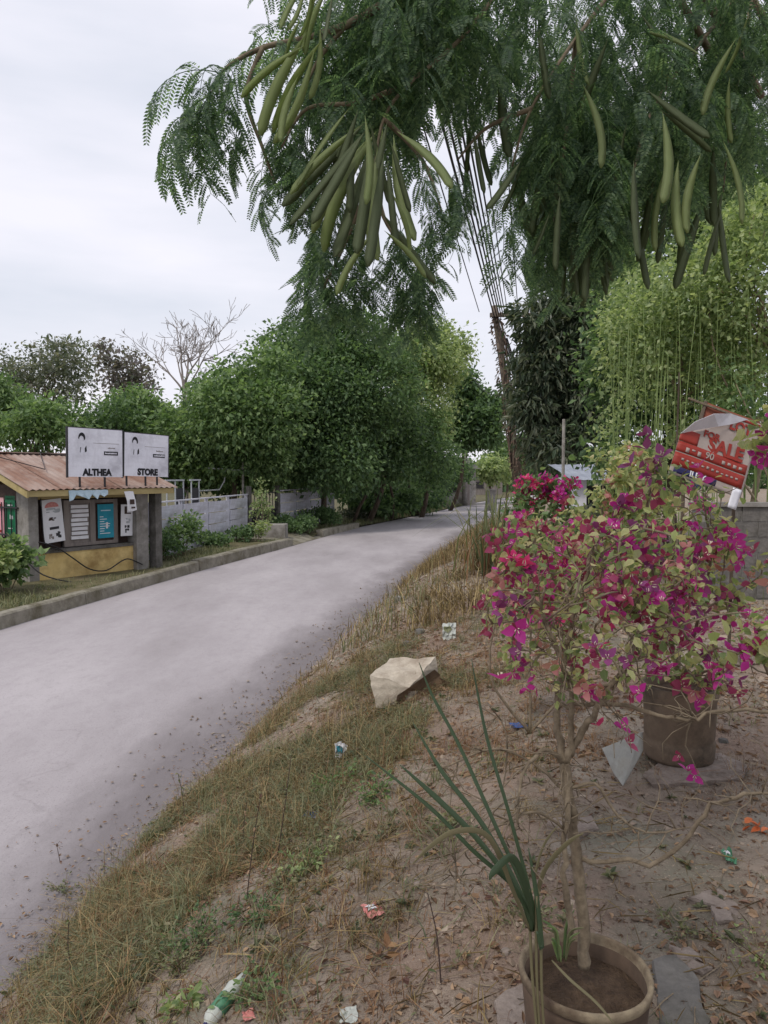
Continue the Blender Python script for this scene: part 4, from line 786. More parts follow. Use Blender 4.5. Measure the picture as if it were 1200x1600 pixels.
pot('flower_pot', 'brown cement pot on a stone slab under the taller flowering bush', p2[0], p2[1] + .05, z2,
    [(0, 0), (R2 * .92, 0), (R2 * .96, .02), (R2 * .98, H2 * .25), (R2 * .93, H2 * .28), (R2 * .96, H2 * .32), (R2 * .99, H2 * .8), (R2 * 1.05, H2 * .9), (R2 * 1.05, H2), (R2 * .93, H2), (R2 * .9, H2 * .8)], 'pot2', H2 * .9, R2 * .91)
def slab(name, label, cat, pts, z0, th, mat, tilt=(0, 0), jag=.0, group=None):
    """an irregular flat stone: outline on the ground, thickness th"""
    q = []
    for i in range(len(pts)):
        a = np.array(pts[i][:2]); b = np.array(pts[(i + 1) % len(pts)][:2])
        for t in (0, .4, .7): q.append(a + (b - a) * t + R.normal(size=2) * jag)
    c = np.mean(q, 0); n = len(q); v = []
    for zz, k in ((0, .96), (th * .75, 1.0), (th, .95)): v += [(*( (p - c) * k), zz + tilt[0] * (p - c)[0] + tilt[1] * (p - c)[1] + random.uniform(-.1, .1) * th) for p in q]
    v.append((0, 0, th + .004))
    f = [tuple(range(n))[::-1]] + [(j*n+i, j*n+(i+1) % n, (j+1)*n+(i+1) % n, (j+1)*n+i) for j in range(2) for i in range(n)] + [(2*n+i, 2*n+(i+1) % n, 3*n) for i in range(n)]
    o_ = MB().add(v, f).build(name, M[mat], loc=(c[0], c[1], z0)); return tag(o_, label, cat, group)
def zat(u, v): p = hit(u, v); return p
def slab_px(name, label, cat, uv, th, mat, lift=-.012, **k):
    ps = [hit(*q) for q in uv]; return slab(name, label, cat, ps, min(p[2] for p in ps) * .5 + np.mean([p[2] for p in ps]) * .5 + lift, th, mat, **k)
slab_px('stone_slab', 'grey stone slab under the brown cement pot', 'stone', [(1005, 1215), (1040, 1185), (1130, 1180), (1172, 1205), (1165, 1222), (1090, 1232), (1020, 1232)], .045, 'rock', jag=.006, lift=-.01)
slab_px('flat_stone', 'long flaky flat stone lying on the dirt at the right', 'stone', [(1075, 1412), (1105, 1392), (1150, 1395), (1198, 1418), (1195, 1435), (1165, 1438), (1120, 1420)], .03, 'rock', jag=.005)
slab_px('stone', 'small grey stone below the long flaky flat stone', 'stone', [(1110, 1425), (1142, 1424), (1144, 1442), (1120, 1447)], .03, 'rock', jag=.003)
slab_px('broken_slab', 'broken concrete slab right of the near clay pot', 'slab', [(1020, 1515), (1058, 1500), (1095, 1545), (1110, 1600), (1100, 1640), (1030, 1640)], .05, 'conc_dark', jag=.006, lift=-.02)
slab_px('flat_stone', 'pale flat stone left of the near clay pot', 'stone', [(770, 1570), (820, 1545), (850, 1580), (845, 1640), (780, 1640)], .03, 'rock', jag=.005)
slab_px('stone', 'crumbly brown stone right of the clay pot rim', 'stone', [(1050, 1490), (1080, 1488), (1112, 1520), (1090, 1528), (1062, 1508)], .035, 'rock', jag=.005)
slab_px('stone', 'rough pale stone between the bare trunk and the sword leaves', 'stone', [(855, 1300), (880, 1280), (925, 1278), (935, 1296), (900, 1312)], .05, 'rock', jag=.005)
# leaning pale tile shard
ts = [P(940, 1220, 3.72), P(1002, 1193, 3.86), P(1003, 1222, 3.84), P(972, 1279, 3.68), P(957, 1258, 3.68)]; c = np.mean(ts, 0); bk = np.array([.012, .02, -.008])
m = MB(); n = 5; m.add([p - c for p in ts] + [p - c + bk for p in ts], [tuple(range(n))[::-1], tuple(range(n, 2*n))] + [(i, (i+1) % n, n + (i+1) % n, n + i) for i in range(n)])
cz = hit(972, 1282); o_ = m.build('tile_shard', M['tile'], loc=c + np.array([0, 0, float(bank(cz[0], cz[1])) - min(p[2] for p in ts) - .01])); tag(o_, 'broken pale tile shard propped against the stone slab', 'tile')

# ------------------------------------------------------------------ bougainvilleas
def flower_mesh(mat, seed):
    g_ = random.Random(seed); m = MB()
    for k in range(3):
        a = 2 * math.pi * k / 3 + g_.uniform(-.3, .3); el = g_.uniform(.35, .9); L_ = g_.uniform(.9, 1.1); w = .36
        ca_, sa = math.cos(a), math.sin(a)
        def pt(t, s, lift): r_ = t * L_; x = r_ * math.cos(el * (1 - t * .35)); z = r_ * math.sin(el) + lift; return (ca_*x - sa*s, sa*x + ca_*s, z)
        v = [pt(.02, 0, 0), pt(.38, w, .07), pt(.72, w * .72, .05), pt(1.05, 0, -.04), pt(.72, -w * .72, .05), pt(.38, -w, .07), pt(.45, 0, -.02), pt(.78, 0, -.03)]
        m.add(v, [(0, 1, 6), (1, 2, 7, 6), (2, 3, 7), (0, 6, 5), (6, 7, 4, 5), (7, 3, 4)], 0)
        m.tube([(ca_ * .08, sa * .08, .05), (ca_ * .16, sa * .16, .42)], [.025, .035], 4, 1)
    return m.mesh('flower', [mat, M['stamen']], True)
FL = {k: [flower_mesh(M[k], i * 7 + hash(k) % 5) for i in range(3)] for k in ('br_mag', 'br_wine', 'br_pink', 'br_faded', 'br_purple')}
def smooth_path(q, k=5):
    q = [np.asarray(a, float) for a in q]; f = []
    for i in range(len(q) - 1):
        a, b_, c, d = q[max(i-1, 0)], q[i], q[i+1], q[min(i+2, len(q)-1)]
        for t in np.linspace(0, 1, k + 1)[:-1]: f.append(.5 * ((2*b_) + (-a + c)*t + (2*a - 5*b_ + 4*c - d)*t*t + (-a + 3*b_ - 3*c + d)*t**3))
    return f + [q[-1]]
def taper(n, a, b): return [a + (b - a) * i / (n - 1) for i in range(n)]
def bougainvillea(label, base, main, hull, ntwig, nfl, fsize, palette, nleaf, lsize, r0, leaf='lf_boug', group=None, seed=1, fbias=None, lone=(), bare=0):
    g_ = random.Random(seed); base = np.asarray(base, float); root = thing('bougainvillea', label, 'flowering plant', base, 0, group); mb = MB(); nodes = []
    for pts, ra, rb in main:
        f = smooth_path([np.asarray(p) - base for p in pts]); f = [f[0]] + [p + R.normal(size=3) * min(rb, .005) * (.9 if ra < .012 else .5) for p in f[1:]]; mb.tube(f, [q * random.uniform(.9, 1.12) for q in taper(len(f), ra, rb)], 8); nodes += [(p, rb) for p in f[len(f) // 2:]]
    tips = []; nmain = len(nodes)
    for i in range(ntwig):
        c, r = g_.choices(hull, weights=[h[1][0] * h[1][2] for h in hull])[0]
        d = rand_dirs(1)[0]; t = np.asarray(c) - base + d * np.asarray(r) * g_.uniform(.35, 1.0) ** .6
        cand = sorted(nodes, key=lambda n: np.linalg.norm(n[0] - t) + (.6 if n[0][2] > t[2] + .15 else 0))[:4]; s, _ = g_.choice(cand)
        Ld = np.linalg.norm(t - s); mid = (s + t) / 2 + R.normal(size=3) * .12 * Ld + np.array([0, 0, .1 * Ld]); f = smooth_path([s, mid, t], 4)
        mb.tube(f, taper(len(f), r0 * .3, r0 * .12), 5); nodes += [(p, r0 * .12) for p in f[3:]]; tips.append((t, unit((t - mid)[None])[0], f))
    for i in range(bare):
        s0, _ = g_.choice(nodes[:nmain]); d0 = unit((rand_dirs(1)[0] + np.array([0, 0, -.15]))[None])[0]; Lb = g_.uniform(.06, .24); p0 = s0; q = [p0]
        for k in range(5): d0 = unit((d0 + R.normal(size=3) * .35 + np.array([0, 0, -.06]))[None])[0]; q.append(q[-1] + d0 * Lb / 5)
        mb.tube(q, taper(6, .0024, .0009), 4)
        if g_.random() < .6: e = q[2]; mb.tube([e, e + unit((d0 + R.normal(size=3) * .7)[None])[0] * Lb * .3, e + unit((d0 + R.normal(size=3) * .5)[None])[0] * Lb * .5], [.0016, .0011, .0008], 4)
    mb.build('stems', M['twig'], root, smooth=True)
    names = list(palette); wts = list(palette.values()); done = 0; guard = 0
    fb = fbias or (lambda p: 1.0)
    def put(pos, d, k, sc):
        o_ = link('flower', g_.choice(FL[k]), root, pos, None, sc); q = (Vector(d) + Vector((g_.gauss(0, .6), g_.gauss(0, .6), g_.gauss(0, .6) + .1))).normalized().to_track_quat('Z', 'Y'); o_.rotation_mode = 'QUATERNION'; o_.rotation_quaternion = q @ Matrix.Rotation(g_.uniform(0, 6.28), 3, 'Z').to_quaternion()
    while done < nfl and guard < 4000:
        guard += 1; t, d, f = g_.choice(tips)
        if g_.random() > fb(t + base): continue
        k = g_.choices(names, wts)[0]
        for j in range(g_.randint(2, 4)):
            if done >= nfl: break
            put(t + R.normal(size=3) * fsize * .65, d, k, fsize * g_.uniform(.75, 1.2)); done += 1
    for p, k, s in lone: put(np.asarray(p) - base, np.array([0, -.6, .4]), k, s)
    pp = []
    for i in range(nleaf):
        t, d, f = g_.choice(tips); pp.append(f[g_.randint(1, len(f) - 1)] + R.normal(size=3) * lsize * .7)
    pp = np.array(pp); dd = unit(R.normal(size=(nleaf, 3)) + np.array([0, 0, -.25])); L_ = lsize * R.uniform(.6, 1.25, nleaf)
    v, f = leaf_arrays(pp, dd, L_, L_ * .33, six=True, curl=.6, fold=.2); MB().add(v, f).build('leaves', M[leaf], root); return root
def E(u, v, d, ru, rv, rd): return (P(u, v, d), (ru * d / F_PX, rd, rv * d / F_PX))
# near plant in the clay pot
b1 = p1 + np.array([0, 0, -.06]); b1[0] = P(912, 1500, 1.87)[0]
D = 1.9
PAL = {'br_wine': 4, 'br_faded': 1.1, 'br_mag': 4.2, 'br_pink': .5, 'br_purple': 1.8}
main = [([P(912, 1512, 1.88), P(910, 1430, 1.89), P(900, 1330, 1.9), P(888, 1240, 1.9), P(882, 1190, 1.9)], .0165, .0135),
        ([P(882, 1192, 1.9), P(872, 1150, 1.92), P(872, 1090, 1.95), P(885, 1010, 1.98), P(905, 930, 2.0), P(930, 850, 2.0)], .011, .004),
        ([P(884, 1190, 1.9), P(905, 1150, 1.88), P(930, 1110, 1.84), P(962, 1060, 1.82), P(1000, 990, 1.85), P(1012, 900, 1.9)], .011, .004),
        ([P(893, 1180, 1.89), P(892, 1120, 1.86), P(888, 1060, 1.84), P(860, 990, 1.84), P(835, 930, 1.86)], .008, .004),
        ([P(880, 1190, 1.9), P(850, 1172, 1.86), P(815, 1215, 1.8), P(808, 1290, 1.78)], .007, .003),
        ([P(872, 1105, 1.94), P(920, 1098, 1.9), P(1000, 1108, 1.85), P(1070, 1125, 1.8), P(1130, 1110, 1.78), P(1215, 1112, 1.75)], .006, .004),
        ([P(905, 1340, 1.9), P(1035, 1345, 1.84), P(1100, 1270, 1.8), P(1150, 1245, 1.78), P(1215, 1240, 1.76)], .007, .004),
        ([P(886, 1235, 1.9), P(930, 1225, 1.88), P(965, 1275, 1.86), P(1010, 1300, 1.85), P(1080, 1292, 1.84)], .005, .002),
        ([P(890, 1460, 1.84), P(882, 1380, 1.84), P(884, 1300, 1.86), P(892, 1220, 1.9)], .009, .007),
        ([P(886, 1300, 1.88), P(840, 1270, 1.82), P(780, 1290, 1.8), P(700, 1355, 1.78)], .004, .002),
        ([P(884, 1240, 1.9), P(830, 1190, 1.9), P(770, 1170, 1.9), P(690, 1200, 1.9)], .004, .002)]
hull = [E(880, 900, 2.0, 110, 110, .26), E(950, 960, 1.9, 130, 110, .24), E(850, 1000, 1.95, 90, 80, .2), E(990, 870, 1.95, 110, 100, .2), E(830, 870, 2.05, 60, 60, .15), E(920, 1050, 1.9, 110, 50, .2), E(805, 920, 1.98, 50, 120, .15), E(1110, 980, 1.9, 60, 80, .15)]
fb = lambda p: 1.0 if p[2] > 2.05 else .55
lone = [(P(783, 1062, 1.78), 'br_mag', .042), (P(808, 983, 1.75), 'br_mag', .040), (P(1000, 1082, 1.75), 'br_mag', .028), (P(936, 1135, 1.85), 'br_pink', .032), (P(972, 1136, 1.85), 'br_mag', .03), (P(980, 1160, 1.86), 'br_wine', .03), (P(826, 980, 1.78), 'br_mag', .036)]
bougainvillea('bougainvillea on a bare twisted trunk growing in the near clay pot', b1, main, hull, 220, 300, .0265, PAL, 1050, .026, .0125, seed=3, fbias=fb, lone=lone, bare=170)
# taller plant in the cement pot
b2 = np.array([p2[0], p2[1] + .05, z2 + H2 * .9])
d2 = p2[1]
main = [([b2, P(1050, 1010, d2), P(1020, 900, d2), P(1010, 800, d2 - .1), P(1035, 715, d2 - .2)], .016, .005), ([b2, P(1085, 990, d2), P(1110, 880, d2 - .1), P(1100, 770, d2 - .1)], .013, .005),
        ([b2, P(1030, 1040, d2 - .1), P(960, 960, d2 - .2), P(930, 880, d2 - .2)], .011, .004), ([b2, P(1100, 1050, d2 - .2), P(1160, 1040, d2 - .3), P(1215, 1060, d2 - .3)], .008, .004)]
hull = [E(1040, 850, d2 - .1, 115, 120, .4), E(1090, 800, d2 - .2, 60, 80, .3), E(1070, 1020, d2 - .2, 80, 70, .3), E(980, 900, d2 - .2, 80, 80, .3), E(1030, 730, d2 - .25, 50, 36, .15), E(1130, 900, d2 - .2, 50, 80, .25)]
PAL2 = {'br_wine': 4, 'br_purple': 3.5, 'br_mag': 3, 'br_faded': 1.2}
bougainvillea('taller purple bougainvillea in the brown cement pot', b2, main, hull, 190, 295, .055, PAL2, 1250, .052, .014, leaf='lf_boug', seed=5, bare=60, lone=[(P(985, 728, d2 - .5), 'br_purple', .06), (P(1035, 712, d2 - .5), 'br_purple', .06), (P(1075, 1205, d2 - .5), 'br_mag', .05), (P(1085, 1212, d2 - .5), 'br_mag', .05), (P(1062, 1180, d2 - .5), 'br_wine', .04)])
# plant reaching in from the right
b3 = np.array([2.35, 3.6, float(bank(2.35, 3.6))])
main = [([b3, b3 + np.array([-.05, -.1, .5]), P(1230, 1080, 3.0), P(1180, 1010, 2.8)], .014, .004), ([b3 + np.array([-.02, -.05, .4]), P(1260, 850, 3.2), P(1225, 720, 3.1), P(1200, 675, 3.0)], .01, .004)]
bougainvillea('magenta bougainvillea sprays reaching in at the right picture edge', b3, main, [E(1195, 1005, 2.8, 36, 36, .1), E(1215, 690, 3.0, 30, 40, .12)], 22, 34, .042, {'br_mag': 4, 'br_pink': 1, 'br_wine': 1}, 160, .06, .012, seed=6)
# far hot pink bush
p = P(850, 790, 11); b4 = np.array([p[0], p[1], float(bank(p[0], p[1]))])
main = [([b4, b4 + np.array([dx, 0, .5]), P(850 + dx * 110, 775, 11)], .02, .008) for dx in (-.35, -.1, .15, .35)]
bougainvillea('hot pink bougainvillea bush beyond the reeds', b4, main, [E(845, 770, 11, 48, 16, .4), E(880, 764, 11, 28, 15, .3), E(810, 778, 11, 18, 9, .3), E(835, 755, 11, 24, 8, .2), E(850, 800, 11, 60, 22, .3)], 120, 240, .075, {'br_pink': 4, 'br_mag': 3}, 700, .09, .02, leaf='lf_mid', seed=7, fbias=lambda p: 1.0 if p[2] > 2.2 else .04)
p = P(985, 800, 8.5); b5 = np.array([p[0], p[1], float(bank(p[0], p[1]))])
main = [([b5, b5 + np.array([dx, 0, .6]), P(985 + dx * 140, 740, 8.5)], .02, .008) for dx in (-.3, 0, .3)]
bougainvillea('bougainvillea with few faded peach flowers between the shed and the board', b5, main, [E(975, 730, 8.5, 45, 40, .35), E(935, 800, 8.5, 50, 36, .3), E(1010, 790, 8.5, 50, 40, .3)], 90, 60, .06, {'br_faded': 5, 'br_pink': 1, 'br_wine': 1}, 1500, .075, .018, leaf='lf_boug', seed=8)
# twiggy peach shrub between near plant and grass
p = P(830, 900, 4.6); b6 = np.array([p[0], p[1], float(bank(p[0], p[1]))])
main = [([b6, b6 + np.array([dx, 0, .4]), P(835 + dx * 150, 860, 4.6)], .01, .004) for dx in (-.25, 0, .25)]
bougainvillea('peach and wine coloured bougainvillea behind the near plant', b6, main, [E(850, 870, 4.6, 75, 70, .35), E(910, 850, 4.7, 60, 60, .3), E(820, 930, 4.5, 60, 50, .25)], 110, 230, .045, {'br_faded': 2, 'br_wine': 3.4, 'br_pink': .8, 'br_mag': 2.4}, 900, .05, .012, seed=9)

# ------------------------------------------------------------------ sword leafed plant
def strap(path, w0, w1, mat, parent, tw=.35):
    f = smooth_path(path, 5); n = len(f); v = []
    for i, p in enumerate(f):
        d = unit((f[min(i+1, n-1)] - f[max(i-1, 0)])[None])[0]; s = unit(np.cross(d, np.array([tw, -1, .3]))[None])[0]; nn = np.cross(s, d); t = i / (n - 1)
        w = (w0 + (w1 - w0) * t) * min(1, (1 - t) * 4 + .06) * min(1, .3 + t * 2.2); v += [p - s * w + nn * w * .5, p, p + s * w + nn * w * .5]
    fs = [(i*3+k, i*3+k+1, (i+1)*3+k+1, (i+1)*3+k) for i in range(n - 1) for k in range(2)]
    o_ = MB().add(v, fs).build('leaf', M[mat], parent, smooth=True); sm = o_.modifiers.new('solid', 'SOLIDIFY'); sm.thickness = .0015; return o_
pb_ = hit(848, 1625); sp_ = thing('sword_plant', 'plant of long narrow sword leaves beside the near clay pot', 'plant', pb_)
def L3(*q): return [P(u, v, d) - pb_ for u, v, d in q]
for path, w0, w1, mt in [([(837, 1455, 1.72), (832, 1410, 1.72), (795, 1270, 1.74), (760, 1150, 1.78), (737, 1030, 1.82)], .008, .006, 'blade'), ([(834, 1455, 1.72), (822, 1400, 1.72), (765, 1270, 1.74), (715, 1160, 1.8), (676, 1088, 1.84), (655, 1035, 1.86)], .010, .005, 'blade'),
                         ([(832, 1455, 1.7), (815, 1400, 1.7), (755, 1290, 1.72), (690, 1205, 1.74), (645, 1128, 1.78)], .014, .006, 'blade'), ([(831, 1455, 1.7), (812, 1400, 1.68), (745, 1310, 1.68), (680, 1245, 1.68), (625, 1195, 1.68)], .012, .009, 'blade'),
                         ([(830, 1455, 1.7), (806, 1390, 1.7), (740, 1330, 1.69), (670, 1260, 1.7), (570, 1180, 1.72)], .010, .006, 'blade'), ([(829, 1455, 1.7), (805, 1400, 1.66), (765, 1310, 1.62), (715, 1298, 1.58), (675, 1320, 1.56), (645, 1350, 1.55)], .011, .008, 'blade_tip'),
                         ([(836, 1455, 1.72), (835, 1420, 1.74), (850, 1360, 1.74), (885, 1318, 1.74), (912, 1302, 1.74)], .012, .008, 'blade_tip'), ([(834, 1455, 1.72), (822, 1390, 1.66), (800, 1340, 1.62), (772, 1360, 1.58), (765, 1375, 1.57)], .016, .012, 'blade'),
                         ([(839, 1455, 1.7), (846, 1480, 1.7), (838, 1400, 1.72), (826, 1325, 1.74)], .012, .008, 'blade'), ([(845, 1400, 1.72), (836, 1370, 1.74), (850, 1320, 1.76), (872, 1290, 1.77)], .006, .004, 'blade_tip'),
                         ([(862, 1500, 1.74), (890, 1530, 1.7), (930, 1565, 1.66), (960, 1600, 1.62)], .006, .004, 'blade_tip')]:
    strap(L3(*path), w0 * .52, w1 * .62, mt, sp_)
for u0, v0, u1, v1 in [(845, 1640, 838, 1400), (852, 1640, 846, 1430), (842, 1640, 826, 1390)]:
    MB().tube(smooth_path(L3((u0, v0, 1.69), ((u0 + u1) / 2 - 3, (v0 + v1) / 2, 1.7), (u1, v1, 1.72))), .0036, 6).build('stem', M['blade_tip'], sp_, smooth=True)
# little grass tuft in the pot
tf = thing('grass_tuft', 'small bright grass tuft sprouting from the clay pot soil', 'plant', P(878, 1500, 1.84)); tb = np.array(tf.location)
for k in range(16):
    a = random.uniform(0, 6.28); L_ = random.uniform(.05, .12); o = np.array([math.cos(a), math.sin(a), 0])
    strap([o * .01, o * .02 + np.array([0, 0, L_ * .7]), o * L_ * .5 + np.array([0, 0, L_ * .95])], .003, .002, random.choice(['weed', 'lf_light', 'lf_mid']), tf)

# ------------------------------------------------------------------ overhanging tree with feathery leaves and flat pods
def frond(seed, pairs=6, Lr=.19, Lp=.095, nl=12, ll=.0135, lw=.0021, a0=.1):
    g_ = np.random.default_rng(seed); V, Fc, k0 = [], [], 0; ax = []
    th = a0 + g_.normal() * .2; pos = np.zeros(3); yaw = 0
    for i in range(13):
        ax.append((pos.copy(), np.array([math.cos(th) * math.cos(yaw), math.cos(th) * math.sin(yaw), math.sin(th)]))); pos = pos + ax[-1][1] * Lr / 12; th -= .11 + .03 * g_.random(); yaw += g_.normal() * .04
    mb = MB(); mb.tube([a for a, _ in ax], taper(13, .0014, .0006), 4)
    for j in range(pairs):
        i = int(3 + j * 9 / (pairs - 1)); p, d = ax[i]; side = unit(np.cross(d, np.array([0, 0, 1.]))[None])[0]
        for sg_ in (-1, 1):
            dd = unit((d * .55 + side * sg_ * .8 + np.array([0, 0, -.1 + g_.normal() * .15]))[None])[0]; Lq = Lp * g_.uniform(.8, 1.1) * (1 - .25 * abs(j / (pairs - 1) - .5)); q = p.copy(); pts = [q]; ds = [dd]
            for m_ in range(nl):
                q = q + dd * Lq / nl; dd = unit((dd + np.array([0, 0, -.085]))[None])[0]; pts.append(q); ds.append(dd)
            mb.tube([pts[0], pts[len(pts) // 2], pts[-1]], .0006, 3, cap=False); pts = np.array(pts[1:]); ds = np.array(ds[1:])
            up0 = unit(np.cross(ds, np.cross(np.array([0, 0, 1.0]) + g_.normal(size=3) * .35, ds)))
            lat = unit(np.cross(ds, up0))
            for s2 in (-1, 1):
                ld = unit(lat * s2 * .86 + ds * .5 + np.array([0, 0, -.12])); L_ = ll * np.clip(np.sin(np.linspace(.35, 2.9, nl)) * .5 + .62, .4, 1.1)
                v, f = leaf_arrays(pts, ld, L_, L_ * .17 + lw * .3, up=up0, fold=.05); mb.add(v, f)
    return np.concatenate(mb.v), mb
FR = []
for s_ in range(8):
    v, mb = frond(100 + s_, pairs=5 + s_ % 3, a0=[.4, .1, -.2, -.5, .2, -.1, -.7, -.35][s_]); FR.append((v, mb))
FC = []                                      # coarser ones for the part of the crown above and behind the view
for s_ in range(3): v, mb = frond(200 + s_, pairs=4, nl=4, ll=.03, lw=.008, a0=[.2, -.2, -.5][s_]); FC.append((v, mb))
def add_frond(dst, pos, yaw, sc, k, tilt=0, src=None):
    v, mb = (src or FR)[k]; c, s = math.cos(yaw), math.sin(yaw); ct, st_ = math.cos(tilt), math.sin(tilt)
    x = v[:, 0] * ct + v[:, 2] * st_; z = -v[:, 0] * st_ + v[:, 2] * ct
    w = np.stack([c * x - s * v[:, 1], s * x + c * v[:, 1], z], -1) * sc + pos
    n0 = dst.n
    dst.v.append(w); dst.n += len(w)
    for f, m_ in zip(mb.f, mb.m): dst.f.append(f + n0); dst.m.append(m_)
tb = np.array([3.3, 2.6, float(bank(3.3, 2.6))])
ot = thing('overhanging_tree', 'feathery leafed tree with flat green pods hanging over the view', 'tree', tb)
tr = MB(); q = smooth_path([np.array([0, 0, -.2]), np.array([-.1, 0, 1.5]), np.array([.05, -.1, 3.0]), np.array([-.4, -.2, 4.3])]); tr.tube(q, taper(len(q), .12, .07), 9)
top_t = np.array([-.4, -.2, 4.3]); fr = MB(); pods = []
LIMBS = [[(1180, -40, 2.6), (1000, -70, 2.3), (800, -40, 2.0), (640, -10, 1.85), (540, 40, 1.8), (470, 62, 1.8), (410, 75, 1.8), (350, 110, 1.8), (320, 175, 1.8)],
         [(800, -40, 2.0), (720, 60, 1.9), (640, 130, 1.8), (600, 185, 1.75), (585, 260, 1.75)], [(640, 130, 1.8), (560, 160, 1.75), (480, 170, 1.75), (440, 230, 1.75)],
         [(1000, -70, 2.3), (900, 60, 2.1), (830, 170, 2.0), (800, 260, 2.0)], [(1180, -40, 2.6), (1100, 60, 2.4), (1020, 170, 2.2), (980, 300, 2.1), (930, 380, 2.1)], [(1180, -40, 2.6), (1160, 90, 2.5), (1140, 200, 2.4), (1130, 300, 2.4)],
         [(600, 185, 1.75), (660, 250, 1.8), (690, 330, 1.8)], [(585, 260, 1.75), (560, 330, 1.78), (530, 400, 1.8), (505, 450, 1.8)], [(585, 260, 1.75), (600, 340, 1.76), (640, 400, 1.78)], [(540, 40, 1.8), (500, 90, 1.8), (470, 150, 1.8)], [(830, 170, 2.0), (760, 200, 2.0), (715, 250, 2.0)], [(900, 60, 2.1), (880, 250, 2.2), (860, 380, 2.2)],
         [(410, 75, 1.8), (385, 150, 1.8), (410, 230, 1.8), (435, 300, 1.8)]]
nod = []
for L_ in LIMBS:
    f = smooth_path([P(*p) - tb for p in L_], 6); r_ = .016 if len(L_) > 6 else .007; tr.tube(f, taper(len(f), r_, .0025), 6); nod += f
tr.tube(smooth_path([top_t, P(1250, -60, 2.7) - tb, P(1180, -40, 2.6) - tb]), .03, 7)
for du, dv, d in [(0, 0, 2.4), (60, -20, 2.6), (-60, -30, 2.5)]: tr.tube(smooth_path([P(1190 + du, 150 + dv, d + .2) - tb, P(1140 + du, 60 + dv, d) - tb, P(1085 + du, -30 + dv, d) - tb]), .012, 6)
def fr_at(u, v, d, sc=None, k=None, yaw=None, tilt=None):
    p = P(u, v, d) - tb; add_frond(fr, p, random.uniform(0, 6.28) if yaw is None else yaw, sc or random.uniform(.8, 1.15), random.randrange(8) if k is None else k, random.uniform(-.2, .5) if tilt is None else tilt)
# sparse tips on the left (each hand placed along the twigs)
for (u, v, yaw, sc) in [(345, 115, 3.3, 1.0), (330, 150, 3.5, 1.0), (322, 175, 3.0, 1.05), (320, 180, 3.9, .95), (340, 125, 2.8, .9), (375, 95, 3.2, .9), (350, 110, 4.4, 1.0), (362, 110, 5.2, .9), (335, 160, 5.0, 1.0), (325, 180, 4.6, .9), (395, 80, 2.9, .8), (335, 200, 4.5, .9), (345, 215, 5.0, .8), (385, 120, 3.6, .7), (350, 140, 3.0, .9), (370, 130, 3.4, .8), (345, 160, 4.0, .9),
                        (400, 200, 3.4, .7), (415, 240, 4.6, .8), (435, 300, 4.9, .8), (430, 285, 3.6, .75), (405, 190, 5.4, .6), (440, 250, 5.6, .7), (460, 170, 3.0, .7), (480, 120, 4.8, .7), (440, 75, 4.6, .7)]:
    fr_at(u, v, 1.8 + random.uniform(-.1, .1), sc, None, yaw, random.uniform(.0, .6))
def zone(n, uv, ru, rv, d0, d1, cond=None):
    for i in range(n):
        u, v = random.gauss(uv[0], ru), random.gauss(uv[1], rv)
        if cond and not cond(u, v): continue
        fr_at(u, v - 40, random.uniform(d0, d1))
low = lambda u: np.interp(u, [420, 480, 520, 560, 620, 660, 690, 720, 760, 800, 850, 900, 940, 980, 1050, 1130, 1200, 1300], [60, 140, 170, 190, 210, 200, 190, 180, 150, 150, 300, 400, 380, 330, 310, 290, 260, 260])
cnd = lambda u, v: v < low(u) and u > 430
zone(90, (600, 50), 60, 75, 1.7, 2.3, cnd); zone(150, (720, 60), 70, 110, 1.8, 2.8, cnd); zone(200, (900, 150), 80, 150, 1.9, 3.2, cnd); zone(185, (1060, 150), 80, 130, 2.0, 3.4, cnd); zone(130, (1160, 120), 50, 120, 2.1, 3.4, cnd); zone(80, (880, 320), 40, 60, 2.0, 3.0, cnd); zone(26, (620, 200), 60, 60, 1.75, 2.2, cnd)
zone(165, (890, 300), 55, 75, 2.0, 3.0, lambda u, v: v < np.interp(u, [800, 825, 850, 900, 940, 970, 1000], [80, 200, 390, 440, 430, 380, 330])); zone(120, (1000, 260), 60, 60, 2.1, 3.0, cnd); zone(60, (560, 130), 50, 60, 1.75, 2.2, cnd)
# long hanging sprays under the crown
for (u, v, n, d) in [(486, 400, 4, 1.85), (515, 445, 4, 1.85), (610, 478, 3, 1.9), (662, 450, 4, 1.82), (480, 300, 5, 1.85), (500, 260, 5, 1.85), (455, 230, 4, 1.85)]:
    for i in range(n): fr_at(u + random.gauss(0, 9), v + i * 8 - 60, d + random.uniform(-.05, .08), random.uniform(.7, 1.0), random.choice([3, 6, 7]), None, random.uniform(.3, .9))
for (u, v, n, d) in [(505, 330, 5, 1.8), (535, 400, 3, 1.8), (500, 440, 3, 1.82), (580, 380, 2, 1.85), (600, 410, 3, 1.85), (640, 400, 2, 1.8), (655, 430, 3, 1.8), (565, 440, 2, 1.85), (690, 320, 5, 1.85), (800, 350, 3, 2.0), (860, 370, 6, 2.1), (715, 270, 4, 2.0), (490, 210, 5, 1.78), (450, 180, 4, 1.8), (680, 260, 4, 1.8), (625, 350, 4, 1.8), (545, 310, 6, 1.8), (475, 450, 3, 1.85)]:
    for i in range(n): fr_at(u + random.gauss(0, 10), v + i * 9 - 20, d + random.uniform(-.05, .08), random.uniform(.65, .95), random.choice([3, 6, 7]), None, random.uniform(.3, .9))
for i in range(620):                          # the same crown goes on overhead and behind the photographer
    p = np.array([random.uniform(-1.6, 5.5), random.uniform(-4.5, 3.4), random.uniform(3.7, 5.6)])
    if p[1] > -.5 and (p[2] - 3.15) < .78 * (p[1] + .45): continue
    add_frond(fr, p - tb, random.uniform(0, 6.28), random.uniform(1.5, 2.2), random.randrange(3), random.uniform(-.2, .5), FC)
